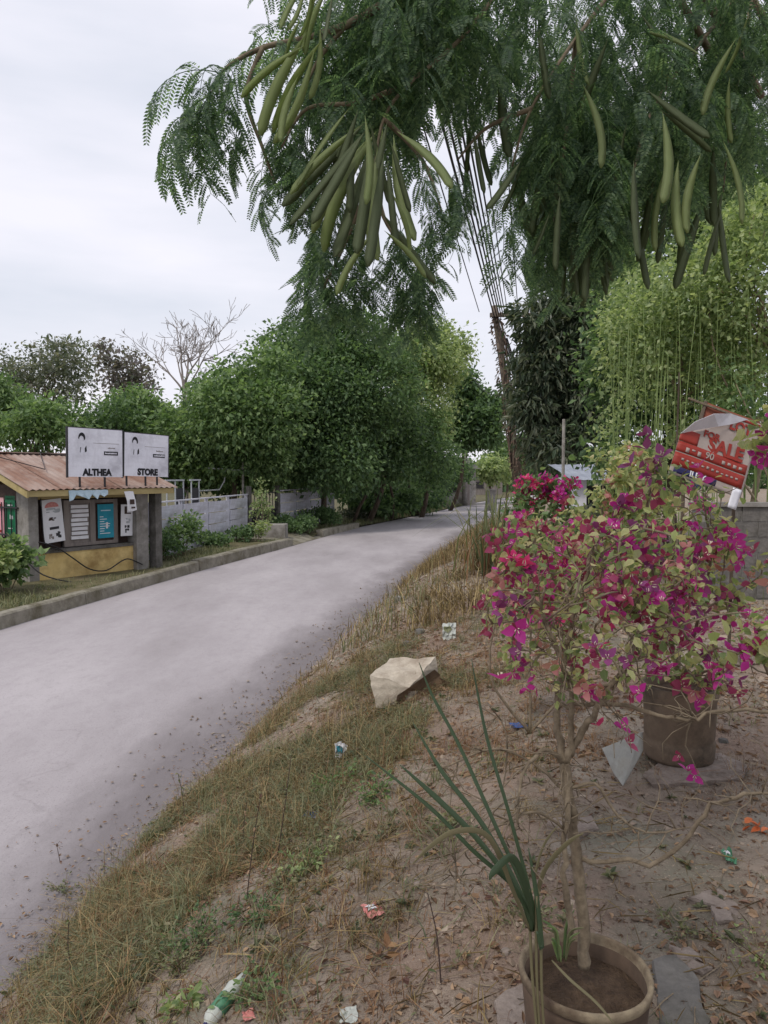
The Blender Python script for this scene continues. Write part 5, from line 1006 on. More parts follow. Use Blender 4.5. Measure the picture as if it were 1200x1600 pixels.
fr.build('crown', M['lf_luc'], ot); tr.build('trunk', M['twig'], ot, smooth=True)
def pod_mesh(seed, mat):
    g_ = random.Random(seed); n = 15; bend = g_.uniform(-.2, .2); tw = g_.uniform(-.7, .7); v = []
    for i in range(n):
        t = i / (n - 1); w = .5 * .112 * min(1, math.sin(min(t * 2.6, 1.57)) * 1.0 + .05) * (1 if t < .9 else max(.25, math.sqrt(max(0, 1 - ((t - .9) / .105) ** 2)))); th = .0035 + .0045 * math.sin(i * 2.1) ** 2
        if t < .08: w *= .35 + t * 5
        c = np.array([bend * math.sin(t * 2.2), .06 * math.sin(t * 1.7), -t]); a = tw * t; s = np.array([math.cos(a), math.sin(a), 0]); nn = np.array([-math.sin(a), math.cos(a), 0])
        v += [c - s * w, c + nn * th, c + s * w, c - nn * th]
    f = [(i*4+k, i*4+(k+1) % 4, (i+1)*4+(k+1) % 4, (i+1)*4+k) for i in range(n-1) for k in range(4)] + [(0, 1, 2, 3)[::-1], tuple((n-1)*4 + k for k in range(4))]
    return MB().add(v, f).mesh('seed_pod', mat, True)
PM = [[pod_mesh(i, M['pod']) for i in range(5)], [pod_mesh(9 + i, M['pod_dark']) for i in range(4)]]
def pod(u0, v0, u1, v1, d, kind=0):
    a = P(u0, v0, d); b = P(u1, v1, d + random.uniform(-.10, .06)); o_ = link('seed_pod', random.choice(PM[kind]), ot, a - tb); L_ = np.linalg.norm(b - a)
    o_.rotation_mode = 'QUATERNION'; z = Vector(a - b).normalized(); qd = z.to_track_quat('Z', 'Y')
    # turn its flat side mostly towards the open road side
    x = Vector((1, 0, 0)); x = (x - z * x.dot(z)).normalized() if abs(z.x) < .95 else Vector((0, 0, 1)); y = z.cross(x); mt = Matrix((x, y, z)).transposed(); rr = random.uniform(-.55, .55); mt = mt @ Matrix.Rotation(rr, 3, 'Z')
    o_.rotation_quaternion = mt.to_quaternion(); o_.scale = (L_ * random.uniform(.66, .95), L_ * .8, L_)
for a in [(478, -30, 445, 40), (490, -40, 462, 50), (500, -30, 478, 80), (512, -20, 486, 85), (470, 30, 450, 95), (505, 60, 440, 215), (480, 50, 420, 215), (478, 70, 384, 160), (492, 75, 412, 212), (465, 120, 448, 222), (500, 40, 470, 150), (520, -10, 505, 60), (475, -20, 440, 42)]: pod(*a, 1.62 + random.uniform(-.05, .06), 0 if random.random() < .85 else 1)
for a in [(572, 190, 440, 318), (575, 200, 450, 348), (570, 205, 488, 345), (580, 210, 497, 368), (585, 215, 520, 395), (588, 205, 528, 398), (565, 195, 462, 310), (598, 200, 568, 303), (605, 190, 575, 300), (570, 180, 560, 310), (550, 190, 548, 330), (545, 170, 470, 290), (620, 205, 690, 297), (615, 210, 662, 368), (610, 220, 640, 330), (590, 230, 600, 400), (600, 240, 575, 410), (605, 250, 620, 380), (560, 240, 525, 360), (595, 330, 683, 443), (600, 360, 660, 440), (585, 360, 535, 460), (580, 230, 555, 390), (612, 300, 630, 400), (592, 260, 585, 390), (540, 210, 500, 320), (578, 190, 610, 320), (560, 170, 520, 290)]: pod(*a, 1.6 + random.uniform(-.06, .1), 0 if random.random() < .5 else 1)
for a in [(745, 200, 770, 285), (740, 205, 758, 300), (735, 190, 730, 300), (815, 250, 760, 322), (818, 255, 785, 330), (845, 270, 835, 360), (850, 300, 832, 400), (860, 330, 832, 395), (800, 250, 845, 400), (870, 200, 850, 330), (1030, 170, 1110, 240), (1035, 175, 1020, 310), (1010, 140, 1110, 210), (1020, 95, 1075, 135), (1100, 90, 1010, 60), (1150, 60, 1110, 175), (1140, 120, 1150, 220), (980, 190, 960, 320), (990, 250, 1005, 400), (960, 280, 940, 420), (905, 300, 895, 440), (925, 320, 920, 470), (935, 300, 955, 430), (890, 330, 905, 460), (875, 300, 870, 420), (985, 300, 1000, 390), (1060, 250, 1080, 380), (1095, 240, 1090, 360), (1130, 220, 1145, 350), (1040, 260, 1035, 390), (910, 130, 920, 260), (780, 120, 800, 240), (950, 60, 900, 190), (900, 20, 930, 130), (840, 30, 860, 150), (1170, 20, 1130, 110), (1000, 20, 1060, 90), (905, 360, 915, 465), (885, 380, 880, 460)]: pod(*a, 1.95 + random.uniform(-.12, .25), 1 if a[1] > 185 and a[0] < 1010 else (0 if random.random() < .6 else 1))
for k in range(44):
    u = random.uniform(840, 1140); v = random.uniform(200, 330) * (1 if u > 960 else 1.08); pod(u, v, u + random.gauss(0, 18), v + random.uniform(95, 140), random.uniform(2.1, 2.9), 1)

M['reed'] = leafmat('leaf_reed', [srgb(62, 78, 44), srgb(102, 110, 62), srgb(146, 132, 86)])
M['clod'] = leafmat('earth_clod', [srgb(108, 94, 82), srgb(146, 130, 116), srgb(160, 146, 132)], rough=.95, trans=0, spec=.05)
M['weed_leaf'] = leafmat('weed_leaf_mix', [srgb(50, 62, 36), srgb(84, 96, 52), srgb(118, 112, 66), srgb(112, 84, 62)], trans=.2)
# ------------------------------------------------------------------ reeds, dry grass, weeds, litter
def blades(x, y, h, w, mat, name, label=None, kind='stuff', lean=.45, droop=.5, parent=None, z=None, origin=(0, 0, 0)):
    n = len(x); z = height(x, y) if z is None else z; a = R.random(n) * 6.283; d = np.stack([np.cos(a), np.sin(a), 0*a], -1); s = np.stack([-np.sin(a), np.cos(a), 0*a], -1) * w[:, None]
    l = (R.random(n) ** 1.2 * lean * 2)[:, None]; h = h[:, None]; p = np.stack([x, y, z - .01], -1) - np.array(origin); up = np.array([0, 0, 1.])
    m1 = p + up * h * .45 + d * h * l * .25; m2 = p + up * h * (.85 - .2 * l * droop) + d * h * l * .75; t = p + up * h * (1 - .75 * l * droop) + d * h * l * 1.35
    v = np.stack([p - s, p + s, m1 + s * .8, m1 - s * .8, m2 + s * .5, m2 - s * .5, t], 1).reshape(-1, 3); b0 = np.arange(n)[:, None] * 7
    m = MB(); m.add(v, np.concatenate([b0 + np.array([[0, 1, 2, 3]]), b0 + np.array([[3, 2, 4, 5]])])); m.add(np.zeros((0, 3)), b0 + np.array([[5, 4, 6]]) - 0); m.f[-1] = b0 + np.array([[5, 4, 6]])
    o_ = m.build(name, M[mat], parent); 
    if kind: o_['kind'] = kind
    if label: o_['label'] = label
    return o_
def scatter(n, s0, s1, y0, y1, mask=None, pw=1.0):
    """more of them near the viewer"""
    y = y0 * (y1 / y0) ** (R.random(n) ** pw); s = s0 + (s1 - s0) * R.random(n); x = xr(y) + s
    if mask is not None: k = mask(x, y, s) > R.random(n); x, y = x[k], y[k]
    return x, y
cl_ = lambda x, y, f, sd, lo=.42, hi=.62: np.clip((fbm(x * f, y * f, 3, sd) - lo) / (hi - lo), 0, 1)
# dense dry and greenish grass on the slope by the road, near
bare = lambda x, y: np.clip((x + .30 + .25 * (y - 2)) / .45 + (fbm(x * 2.5, y * 2.5, 3, 77) - .5) * 3, 0, 1) * np.clip((4.6 - y) / 1.5, 0, 1)
edge = lambda x, y, s: np.clip(s / .25 + .3, 0, 1) * np.clip((3.0 - s) / 1.2, 0, 1) * (.05 + .95 * cl_(x, y, 1.5, 3, .36, .54)) * (1 - .95 * bare(x, y)) * np.clip((9.2 - y) / 2.2, .12, 1)
x, y = scatter(56000, -.15, 3.2, 1.9, 9, edge); blades(x, y, R.uniform(.03, .10, len(x)), R.uniform(.0011, .0023, len(x)), 'dry', 'dry_grass', lean=1.1, droop=.9)
x, y = scatter(60000, -.15, 2.8, 1.9, 9, lambda x, y, s: edge(x, y, s) * (.15 + .85 * cl_(x, y, 1.6, 21, .42, .58))); blades(x, y, R.uniform(.04, .13, len(x)), R.uniform(.0014, .003, len(x)), 'weed', 'green_grass', lean=.9)
x, y = scatter(40000, .1, 4.0, 1.9, 10, lambda x, y, s: (.12 + .88 * cl_(x, y, 1.1, 41, .46, .6)) * (1 - .8 * bare(x, y))); blades(x, y, R.uniform(.02, .07, len(x)), R.uniform(.001, .002, len(x)), 'dry_red', 'dry_stubble', lean=1.4, droop=1)
x, y = scatter(9000, -.05, 1.2, 8, 34, lambda x, y, s: (.3 + .7 * cl_(x, y, .8, 51)) * np.where(y < 16, .12, 1)); blades(x, y, R.uniform(.08, .28, len(x)), R.uniform(.004, .008, len(x)), 'dry', 'dry_grass', lean=.8)
x, y = scatter(15000, .3, 4.0, 8.5, 34, lambda x, y, s: (.05 + .95 * cl_(x, y, .75, 53, .44, .56)) * np.where(s > 2.4, .5, 1) * np.where((y < 15.5) & (s < 1.5), .2, 1)); blades(x, y, R.uniform(.12, .42, len(x)), R.uniform(.004, .008, len(x)), 'dry', 'dry_grass', lean=.7)
x, y = scatter(7000, .5, 9, 9, 40, lambda x, y, s: cl_(x, y, .5, 57, .4, .55)); blades(x, y, R.uniform(.12, .4, len(x)), R.uniform(.004, .008, len(x)), 'weed', 'green_grass', lean=.7)
x, y = scatter(6000, 2.5, 8, 4.5, 14, lambda x, y, s: cl_(x, y, 1.0, 58, .45, .6)); blades(x, y, R.uniform(.04, .14, len(x)), R.uniform(.002, .004, len(x)), 'weed', 'green_grass', lean=.9)
def tufts(n, per, s0, s1, y0, y1, mask, h0, h1, w, mat, name, lean=1.0):
    x, y = scatter(n, s0, s1, y0, y1, mask); k = len(x); hh = R.uniform(h0, h1, k) * (.6 + .8 * R.random(k)); x = np.repeat(x, per) + R.normal(size=k * per) * np.repeat(hh, per) * .16; y = np.repeat(y, per) + R.normal(size=k * per) * np.repeat(hh, per) * .16
    blades(x, y, np.repeat(hh, per) * R.uniform(.4, 1.15, k * per), R.uniform(.6, 1.3, k * per) * w, mat, name, lean=lean, droop=.9)
tufts(1500, 34, -.1, 2.8, 1.9, 9.5, edge, .07, .2, .0016, 'dry', 'dry_tufts'); tufts(1100, 30, -.1, 2.6, 1.9, 9.5, edge, .06, .17, .0019, 'weed', 'green_tufts'); tufts(700, 30, .2, 4, 1.9, 10, lambda x, y, s: (.2 + .8 * cl_(x, y, 1.1, 41, .46, .6)) * (1 - .9 * bare(x, y)), .05, .15, .0015, 'dry_red', 'dead_tufts', 1.3)
tufts(160, 16, 1.5, 5, 1.9, 8, lambda x, y, s: cl_(x, y, 1.6, 47, .5, .6), .03, .08, .0013, 'weed', 'green_tufts')
# grass on the left verge
n = 16000; y = 9 + 27 * R.random(n); x = xl(y) - .2 - 1.5 * R.random(n) ** 1.2; k = cl_(x, y, 1.1, 61, .38, .55) * np.where((y > 26.4) & (y < 30.4), 0.02, 1) * np.where((y > 15.5) & (y < 19.4), .25, 1) > R.random(n); x, y = x[k], y[k]; blades(x, y, R.uniform(.05, .2, len(x)), R.uniform(.004, .009, len(x)), 'weed', 'green_grass', lean=.7)
n = 6000; y = 36 + 30 * R.random(n); x = xl(y) - .1 - 2.5 * R.random(n); blades(x, y, R.uniform(.08, .3, n), R.uniform(.008, .014, n), 'weed', 'green_grass', lean=.7)
# reeds by the road
rp_ = P(778, 800, 12.5); rb = np.array([rp_[0], rp_[1], float(bank(rp_[0], rp_[1]))]); rd_ = thing('reed_clump', 'tall green and straw coloured reed clump by the road beside the hot pink bush', 'reeds', rb)
n = 150; x = rb[0] - .05 + R.normal(size=n) * .2; y = rb[1] + R.normal(size=n) * .4; o_ = blades(x, y, R.uniform(.6, 1.65, n), R.uniform(.012, .024, n), 'reed', 'reed_blades', kind='stuff', lean=.4, droop=.9, parent=rd_, origin=rb)
n = 300; x = rb[0] + .1 + R.normal(size=n) * .35; y = rb[1] - .3 + R.normal(size=n) * .5; blades(x, y, R.uniform(.3, 1.1, n), R.uniform(.006, .012, n), 'dry_red', 'dry_reed_blades', kind='stuff', lean=.3, droop=.6, parent=rd_, origin=rb)
# pale tussocks along the edge by the rock
for i, (u, v, h, lab) in enumerate([(520, 1068, .16, 'pale dry grass tussock at the road edge left of the pale rock'), (560, 1030, .13, 'pale grass tussock above the pale rock by the road'), (715, 905, .32, 'big straw coloured tussock on the bank by the road'), (760, 870, .34, 'straw coloured tussock below the reeds'), (670, 935, .2, 'small pale tussock at the gravelly road edge')]):
    p = hit(u, v); n = 110; tu = thing('grass_tussock', lab, 'grass tussock', p, 0, 'dry grass tussocks'); x = p[0] + R.normal(size=n) * h * .4; y = p[1] + R.normal(size=n) * h * .4; blades(x, y, R.uniform(.5, 1.1, n) * h, np.full(n, .0022 + .00028 * p[1]), 'dry', 'blades', kind='stuff', lean=.8, droop=.8, parent=tu, origin=p)
# dead leaves, pebbles
x, y = scatter(64000, .2, 9, 1.7, 15, lambda x, y, s: (.12 + .88 * cl_(x, y, 1.0, 71, .40, .6)) * np.clip(s, .15, 1), .9); n = len(x)
pz = height(x, y) + .004; a = R.random(n) * 6.283; d = unit(np.stack([np.cos(a), np.sin(a), R.normal(size=n) * .3], -1)); L_ = R.uniform(.012, .046, n) * (1 + (y > 4) * .35)
v, f = leaf_arrays(np.stack([x, y, pz], -1), d, L_, L_ * R.uniform(.12, .34, n), fold=.5, curl=1.0, six=True); tag(MB().add(v, f).build('dead_leaves', M['litter']), kind='stuff')
x, y = scatter(22000, -.9, 6, 1.8, 18, lambda x, y, s: np.where(s < 0, np.exp(s * 4), .25 + .75 * np.exp(-(s / .5) ** 2))); n = len(x); sz = R.uniform(.003, .011, n) * np.clip(y / 4, .7, 2)
ob = np.array([[1, 0, 0], [0, 1, 0], [-1, 0, 0], [0, -1, 0], [0, 0, .8], [0, 0, -.6]]); v = (ob[None] * sz[:, None, None] * R.uniform(.6, 1.3, (n, 1, 3)) + R.normal(size=(n, 6, 3)) * sz[:, None, None] * .15 + np.stack([x, y, np.maximum(height(x, y), np.where(x < xr(y) + .1, .012, -1)) + sz * .3], -1)[:, None]).reshape(-1, 3)
f = np.array([[0, 1, 4], [1, 2, 4], [2, 3, 4], [3, 0, 4], [1, 0, 5], [2, 1, 5], [3, 2, 5], [0, 3, 5]]); tag(MB().add(v, (np.arange(n)[:, None, None] * 6 + f[None]).reshape(-1, 3)).build('gravel', M['pebble']), kind='stuff')
x, y = scatter(8000, .0, 6, 1.8, 16, lambda x, y, s: .35 + .65 * cl_(x, y, 1.4, 95)); n = len(x); sz = R.uniform(.006, .022, n) * (R.random(n) ** 2 + .35) * np.clip(y / 4, .8, 1.8)
v = (ob[None] * sz[:, None, None] * R.uniform(.6, 1.4, (n, 1, 3)) * np.array([1, 1, .7]) + R.normal(size=(n, 6, 3)) * sz[:, None, None] * .22 + np.stack([x, y, height(x, y) + sz * .15], -1)[:, None]).reshape(-1, 3)
tag(MB().add(v, (np.arange(n)[:, None, None] * 6 + f[None]).reshape(-1, 3)).build('earth_clods', M['clod']), kind='stuff')
x, y = scatter(2600, -.9, .0, 1.9, 20, lambda x, y, s: np.exp(s * 3.5)); n = len(x); L_ = R.uniform(.01, .035, n); a = R.random(n) * 6.283
v, f2 = leaf_arrays(np.stack([x, y, np.full(n, .017)], -1), unit(np.stack([np.cos(a), np.sin(a), R.random(n) * .15], -1)), L_, L_ * .25, fold=.4, curl=.6, six=True); tag(MB().add(v, f2).build('road_leaf_litter', M['litter']), kind='stuff')
# twigs strewn about
m = MB()
for i in range(900):
    xx, yy_ = scatter(1, .2, 4.5, 1.9, 10); xx, yy_ = float(xx[0]), float(yy_[0]); L_ = random.uniform(.05, .22); a = random.random() * 6.28; pts = [np.array([xx + math.cos(a) * L_ * t + random.gauss(0, .004), yy_ + math.sin(a) * L_ * t, 0]) for t in (0, .35, .7, 1)]
    for p in pts: p[2] = float(height(p[0], p[1])) + .006 + random.random() * .012
    m.tube(pts, random.uniform(.0008, .0026), 4)
tag(m.build('fallen_twigs', M['twig']), kind='stuff')
# green weeds
def weed(label, u, v, r, h, leaf, L_, n, seed, lift=0, group='low weeds on the slope', six=True):
    p = hit(u, v); root = thing('weed', label, 'weed', p, 0, group); k = 6; mb = MB(); pp, dd = [], []
    for i in range(max(4, n // 8)):
        a = random.random() * 6.28; q = 1.2 * r * math.sqrt(random.random()); t = np.array([math.cos(a) * q, math.sin(a) * q, h * random.uniform(.4, 1.1)]); t[2] += float(height(p[0] + t[0], p[1] + t[1])) - p[2]
        f = smooth_path([np.array([t[0] * .2, t[1] * .2, -.02]), np.array([t[0] * .6, t[1] * .6, t[2] * .6]), t], 3); mb.tube(f, taper(len(f), .003, .0012), 4)
        for j in range(14): pp.append(f[random.randint(1, len(f) - 1)] + R.normal(size=3) * L_ * .4); dd.append(np.array([math.cos(a), math.sin(a), .3]) + R.normal(size=3) * .7)
    mb.build('stems', M['twig'], root); L2 = L_ * .62 * R.uniform(.5, 1.3, len(pp)); v_, f_ = leaf_arrays(np.array(pp), unit(np.array(dd)), L2, L2 * .25, six=six, curl=.6); MB().add(v_, f_).build('leaves', M[leaf], root)
for a in [('green weed patch above the blue wrapper', 520, 1232, .13, .09, 'lf_mid', .045, 180), ('green weed patch left of the sword leaves', 590, 1250, .13, .08, 'lf_mid', .045, 160), ('yellow green weed right of the dry stick', 475, 1362, .12, .08, 'lf_light', .04, 140), ('small green weed near the tall dry stalks', 440, 1385, .1, .07, 'weed', .04, 110), ('dark green feathery weed on the slope at lower left', 305, 1480, .13, .12, 'lf_deep', .03, 260), ('dark green weed beside the feathery one, lower', 285, 1510, .12, .1, 'weed', .03, 200),
          ('dark green weed left of the bare dirt', 400, 1440, .12, .1, 'lf_deep', .035, 180), ('olive weeds at the bottom left by the road', 150, 1540, .2, .1, 'weed', .03, 260), ('sprawling weed at the road edge at left', 100, 1390, .12, .1, 'weed', .03, 120), ('broad yellowish leafed weed at the bottom edge', 290, 1580, .06, .05, 'lf_yellow', .06, 40), ('green weed by the crushed bottle', 400, 1560, .1, .08, 'lf_mid', .04, 120), ('pale green weed right of the sword leaf base', 690, 1300, .14, .06, 'weed', .04, 150),
          ('thin mossy weed on the right edge dirt', 1190, 1500, .12, .05, 'lf_yellow', .025, 160), ('low yellow green weed above the near pot', 820, 1440, .1, .05, 'weed', .03, 120), ('small weed on grey dirt near the flat stone', 1060, 1455, .1, .04, 'weed', .025, 110)]: weed(*a, 1)
# small loose weed leaves and seedlings through the slope grass
x, y = scatter(75000, -.1, 3.0, 1.9, 10, lambda x, y, s: edge(x, y, s) * (.12 + .88 * cl_(x, y, 1.9, 91, .42, .56))); n = len(x); h_ = R.uniform(.01, .08, n); a = R.random(n) * 6.283; d = unit(np.stack([np.cos(a), np.sin(a), R.normal(size=n) * .35 + .1], -1)); L_ = R.uniform(.012, .034, n)
v, f = leaf_arrays(np.stack([x, y, height(x, y) + h_], -1), d, L_, L_ * R.uniform(.16, .3, n), fold=.3, curl=.8, six=True); tag(MB().add(v, f).build('weed_leaves', M['weed_leaf']), kind='stuff')
x, y = scatter(2600, -.1, 3.0, 1.9, 9, lambda x, y, s: edge(x, y, s)); blades(x, y, R.uniform(.12, .26, len(x)), R.uniform(.0012, .002, len(x)), 'dry_red', 'seed_stalks', lean=.7, droop=.4)
# flattened straw and little rosettes matted into the slope
x, y = scatter(15000, -.15, 3.4, 1.9, 10, lambda x, y, s: .12 + .88 * edge(x, y, s)); n = len(x); a = R.random(n) * 6.283; L_ = R.uniform(.06, .2, n); d = unit(np.stack([np.cos(a), np.sin(a), R.normal(size=n) * .12], -1)); p0 = np.stack([x, y, height(x, y)], -1); e0 = p0 + d * L_[:, None]; dz = height(e0[:, 0], e0[:, 1]) - p0[:, 2]; d[:, 2] += dz / L_; p0[:, 2] += R.uniform(.005, .035, n)
v, f = leaf_arrays(p0, d, L_, R.uniform(.0008, .0018, n), six=True, curl=.3); tag(MB().add(v, f).build('flattened_straw', M['dry']), kind='stuff')
x, y = scatter(1500, -.1, 3.4, 1.9, 9, lambda x, y, s: .1 + .9 * edge(x, y, s)); k = 9; n = len(x) * k; a = R.random(n) * 6.283; sz = np.repeat(R.uniform(.018, .055, len(x)), k); d = unit(np.stack([np.cos(a), np.sin(a), R.uniform(.1, .9, n)], -1)); v, f = leaf_arrays(np.repeat(np.stack([x, y, height(x, y) + .005], -1), k, 0), d, sz * R.uniform(.6, 1.2, n), sz * .2, six=True, curl=.8); tag(MB().add(v, f).build('ground_rosettes', M['weed_leaf']), kind='stuff')
# tall dry stalks
for i, (u, v, uu, vv, lab) in enumerate([(290, 1285, 278, 1208, 'short dark stalk at the road edge'), (384, 1410, 408, 1240, 'tall dark dry stalk leaning right on the slope'), (430, 1350, 455, 1180, 'tall dry stalk nearest the green weed patch'), (380, 1330, 386, 1250, 'slim dark stalk by the fallen stick'), (330, 1480, 330, 1390, 'pale broken stalk among dark weeds'), (95, 1350, 88, 1318, 'small upright twig at the road edge'), (115, 1530, 108, 1440, 'dry stalk among the olive weeds at bottom left'), (690, 1540, 668, 1395, 'dark thin stalk on the bare dirt')]):
    p = hit(u, v); t = P(uu, vv, p[1] + .05); root = thing('dry_stalk', lab, 'stalk', p, 0, 'dry stalks on the slope'); f = smooth_path([np.array([0, 0, -.03]), (t - p) * .5 + R.normal(size=3) * .012, t - p], 6); mb = MB(); mb.tube(f, taper(len(f), .0034, .0014), 5)
    for k in range(3): q = f[random.randint(4, len(f) - 2)]; mb.tube([q, q + R.normal(size=3) * .025 + np.array([0, 0, .02])], .0011, 4)
    mb.build('stem', M['wood_dark'] if i != 4 else M['dry'], root)
    pp = np.array([f[random.randint(3, len(f) - 1)] for _ in range(9)]); v_, f_ = leaf_arrays(pp, rand_dirs(9), .025, .006, six=True, curl=1); MB().add(v_, f_).build('leaves', M['litter'] if i % 2 else M['weed'], root)
def stick(label, pts, r, mat='twig', name='stick'):
    q = []
    for u, v in pts: p = hit(u, v); p = p.copy(); p[2] += r + .012; q.append(p)
    f = smooth_path(q, 5); b = f[0]; return tag(MB().tube([p - b for p in f], taper(len(f), r, r * .7), 6).build(name, M[mat], loc=b, smooth=True), label, 'stick')
stick('pale dry stick lying across the grass slope', [(245, 1395), (310, 1368), (370, 1340), (435, 1315)], .006, 'bark_pale')
stick('thin pale stick lying above the long dry stick', [(330, 1325), (372, 1300)], .004, 'bark_pale'); stick('short pale stick on the dirt right of the pale rock', [(725, 1030), (765, 1018)], .008, 'bark_pale')
stick('thin bent stick lying below the long flaky flat stone', [(1045, 1428), (1060, 1445), (1090, 1440)], .003, 'bark_pale'); stick('pale fallen branch behind the pale rock', [(570, 1030), (640, 1022), (690, 1030)], .01)
# broken rock
sk = hit(630, 1092); root = thing('broken_rock', 'large pale broken rock with a dark jagged side by the road', 'rock', sk)
def hex_lump(c8, n, jag, name, mat, parent, seed):
    g_ = np.random.default_rng(seed); c8 = np.asarray(c8, float); mb = MB()
    def face(a, b, c, d):
        v = []
        for j in range(n + 1):
            for i in range(n + 1):
                s, t = i / n, j / n; p = (1-s)*(1-t)*a + s*(1-t)*b + s*t*c + (1-s)*t*d; k = min(s, 1-s, t, 1-t)
                q = .28 * (np.array([vnoise(p[0]*31+seed, p[2]*29+p[1]*17, 5), vnoise(p[1]*27, p[2]*31, 6), vnoise(p[2]*23+p[1]*15, p[0]*33, 7)]) - .5) + np.array([vnoise(p[0]*9+seed, p[1]*9+p[2]*7, 5), vnoise(p[1]*9, p[2]*9+seed+p[0]*5, 6), vnoise(p[2]*9+p[1]*5, p[0]*9, 7)]) - .5; v.append(p + q * jag)
        mb.add(v, [(j*(n+1)+i, j*(n+1)+i+1, (j+1)*(n+1)+i+1, (j+1)*(n+1)+i) for j in range(n) for i in range(n)])
    for q in [(0, 1, 5, 4), (4, 5, 6, 7), (1, 2, 6, 5), (2, 3, 7, 6), (3, 0, 4, 7)]: face(*[c8[k] for k in q])
    return mb.build(name, mat, parent, smooth=False)
d_ = sk[1]; k_ = d_ / F_PX
bt_ = np.array([[-44, -30, -4], [15, -26, -6], [62, 40, -4], [-30, 55, -4], [-52, -18, 42], [8, -22, 26], [54, 36, 58], [-22, 62, 50]]) * k_
hex_lump(bt_, 16, .03, 'pale_face', M['sack'], root, 3)
m = MB(); v = [(-14, -34, -3), (2, -36, 4), (24, -30, -4), (48, -8, -3), (66, 10, 4), (60, 16, 34), (50, 4, 46), (30, -14, 38), (8, -28, 26), (-10, -34, 16)]; c = (28, -6, 16)
m.add([np.array(p) * k_ for p in v] + [np.array(c) * k_], [(i, (i+1) % 10, 10) for i in range(10)]); m.add([np.array(p) * k_ for p in [(58, 14, 30), (76, 8, 24), (64, 18, 12), (60, 20, 20)]], [(0, 1, 3), (1, 2, 3), (0, 3, 2), (0, 2, 1)])
m.build('broken_face', M['sack_in'], root)
# wrappers and other rubbish
def crumple(name, label, cat, u, v, w, h, mat, seed, flatn=.5, group=None, mark=None, stand=False):
    p = hit(u, v); g_ = np.random.default_rng(seed); root = thing(name, label, cat, p, g_.uniform(-.5, .5) if not stand else 0, group); n = 6; k = p[1] / F_PX; W2, H2_ = w * k / 2, h * k
    vv = []
    for j in range(n + 1):
        for i in range(n + 1):
            s, t = i / n - .5, j / n; z = (t * H2_ if stand else .012 + flatn * H2_ * .3 * g_.random()); y_ = (.02 * g_.normal() * .5 + t * H2_ * .35 if stand else (t - .5) * H2_ * 1.7); vv.append((s * W2 * 2 + g_.normal() * W2 * .12, y_ + g_.normal() * H2_ * .06, z + g_.normal() * H2_ * .05))
    o_ = MB().add(vv, [(j*(n+1)+i, j*(n+1)+i+1, (j+1)*(n+1)+i+1, (j+1)*(n+1)+i) for j in range(n) for i in range(n)]).build('sheet', M[mat], root); s_ = o_.modifiers.new('solid', 'SOLIDIFY'); s_.thickness = .002
    if mark:
        sel = [vv[j*(n+1)+i] for j in range(3, 6) for i in range(1, 5)]; m = MB(); m.add([(a, b - .006, c + .006) for a, b, c in sel], [(j*4+i, j*4+i+1, (j+1)*4+i+1, (j+1)*4+i) for j in range(2) for i in range(3)]); m.build('printed_patch', M[mark], root)
crumple('carton', 'small white and teal printed carton standing in the dry grass', 'carton', 532, 1192, 20, 28, 'paper', 1, mark='teal', stand=True)
crumple('wrapper', 'crumpled bright blue wrapper in the weeds', 'wrapper', 486, 1276, 20, 14, 'blue', 2, .8)
crumple('wrapper', 'crumpled orange brown wrapper beside the blue one', 'wrapper', 508, 1280, 20, 16, 'dry_red', 3, 1.0)
crumple('wrapper', 'crumpled pink and white wrapper at the edge of bare dirt', 'wrapper', 583, 1428, 28, 22, 'pinkw', 4, .7, mark='paper')
crumple('cloth_scrap', 'faded blue cloth scrap on dirt behind the sword leaves', 'cloth', 810, 1136, 24, 14, 'blue', 5, .4)
crumple('plastic_cup', 'crushed pale plastic cup below the tussock by the road', 'cup', 702, 1000, 22, 24, 'clear', 6, stand=True, mark='weed')
crumple('wrapper', 'dusty pale wrapper at the bottom edge of the picture', 'wrapper', 545, 1592, 28, 20, 'clear', 7)
crumple('wrapper', 'tiny white and dark green plastic scrap on the grey dirt', 'wrapper', 1138, 1345, 14, 22, 'greenw', 8, 1.4, mark='paper')
crumple('wrapper', 'red scrap beside the crushed green bottle', 'wrapper', 388, 1592, 18, 14, 'pinkw', 9)
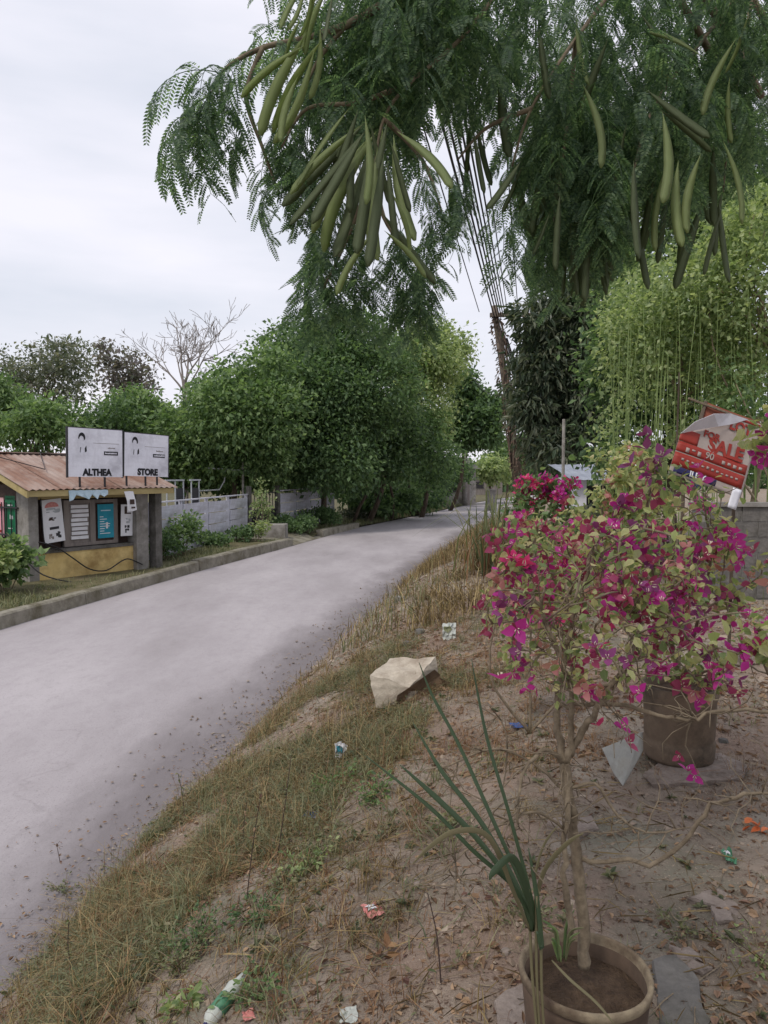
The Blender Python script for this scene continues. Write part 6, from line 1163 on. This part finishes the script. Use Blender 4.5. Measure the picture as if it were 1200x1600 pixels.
for i, (u, v, lab) in enumerate([(1190, 1300, 'bright orange fallen leaf heap at the right edge'), (600, 1500, 'orange brown fallen leaves on the bare dirt')]):
    p = hit(u, v); n = 10 if i == 0 else 8; q = np.tile(p, (n, 1)) + np.stack([R.normal(size=n) * .025, R.normal(size=n) * .03, .01 + R.random(n) * .02], -1); v_, f_ = leaf_arrays(q, unit(R.normal(size=(n, 3)) * np.array([1, 1, .3])), .05, .014, six=True, curl=1)
    o_ = MB().add(v_ - p, f_).build('fallen_leaf_heap', leafmat('fallen_orange', [srgb(190, 92, 50), srgb(206, 120, 74)], trans=.1, tint=1) if i == 0 else M['dry_red'], loc=p); tag(o_, lab, 'leaf heap', kind='stuff')
# crushed plastic bottle
p = hit(350, 1575); r_ = thing('plastic_bottle', 'crushed pale plastic bottle with green label at the bottom edge', 'bottle', p + np.array([0, 0, .022])); ax_ = unit(np.array([[.42, .9, .2]]))[0]
q = [ax_ * t for t in np.linspace(-.1, .12, 9)]; MB().tube(q, [.012, .03, .03, .024, .03, .028, .03, .016, .012], 10).build('body', M['clear'], r_, smooth=True); MB().tube([ax_ * -.045, ax_ * .02], [.0305, .03], 10).build('bottle_label', M['greenw'], r_, smooth=True); MB().tube([ax_ * -.125, ax_ * -.095], .014, 8).build('bottle_cap', M['navy'], r_)
# small stones
for i, (u, v, s_, mt, lab) in enumerate([(656, 990, 16, 'conc_dark', 'dark round stone above the pale broken rock'), (637, 1008, 14, 'conc_dark', 'dark stone nearest the pale broken rock'), (678, 985, 12, 'sack_in', 'reddish stone beside the crushed cup'), (625, 940, 18, 'conc', 'pale rubble piece at the gravelly road edge'), (612, 955, 16, 'conc_dark', 'dark rubble piece at the gravelly road edge'), (1130, 1160, 14, 'conc_dark', 'dark lump on the slab right of the cement pot'), (650, 1385, 14, 'rock', 'round stone near the sword leaf plant'), (790, 1490, 16, 'rock', 'pale stone on the dirt left of the near pot'), (935, 1440, 12, 'rock', 'small stone behind the near pot rim')]):
    p = hit(u, v); n = 10; r = s_ * .6 * p[1] / F_PX; vv = [(0, 0, r * .9)] + [(r * (1 + random.uniform(-.25, .2)) * math.cos(2*math.pi*k/n) * (.75 if j == 0 else 1.0), r * (1 + random.uniform(-.25, .2)) * math.sin(2*math.pi*k/n) * (.75 if j == 0 else 1.0), r * (.7 if j == 0 else -.1)) for j in range(2) for k in range(n)]
    tag(MB().add(vv, [(0, 1 + k, 1 + (k+1) % n) for k in range(n)] + [(1 + (k+1) % n, 1 + k, 1 + n + k, 1 + n + (k+1) % n) for k in range(n)][::1]).build('stone', M[mt], loc=p), lab, 'stone')
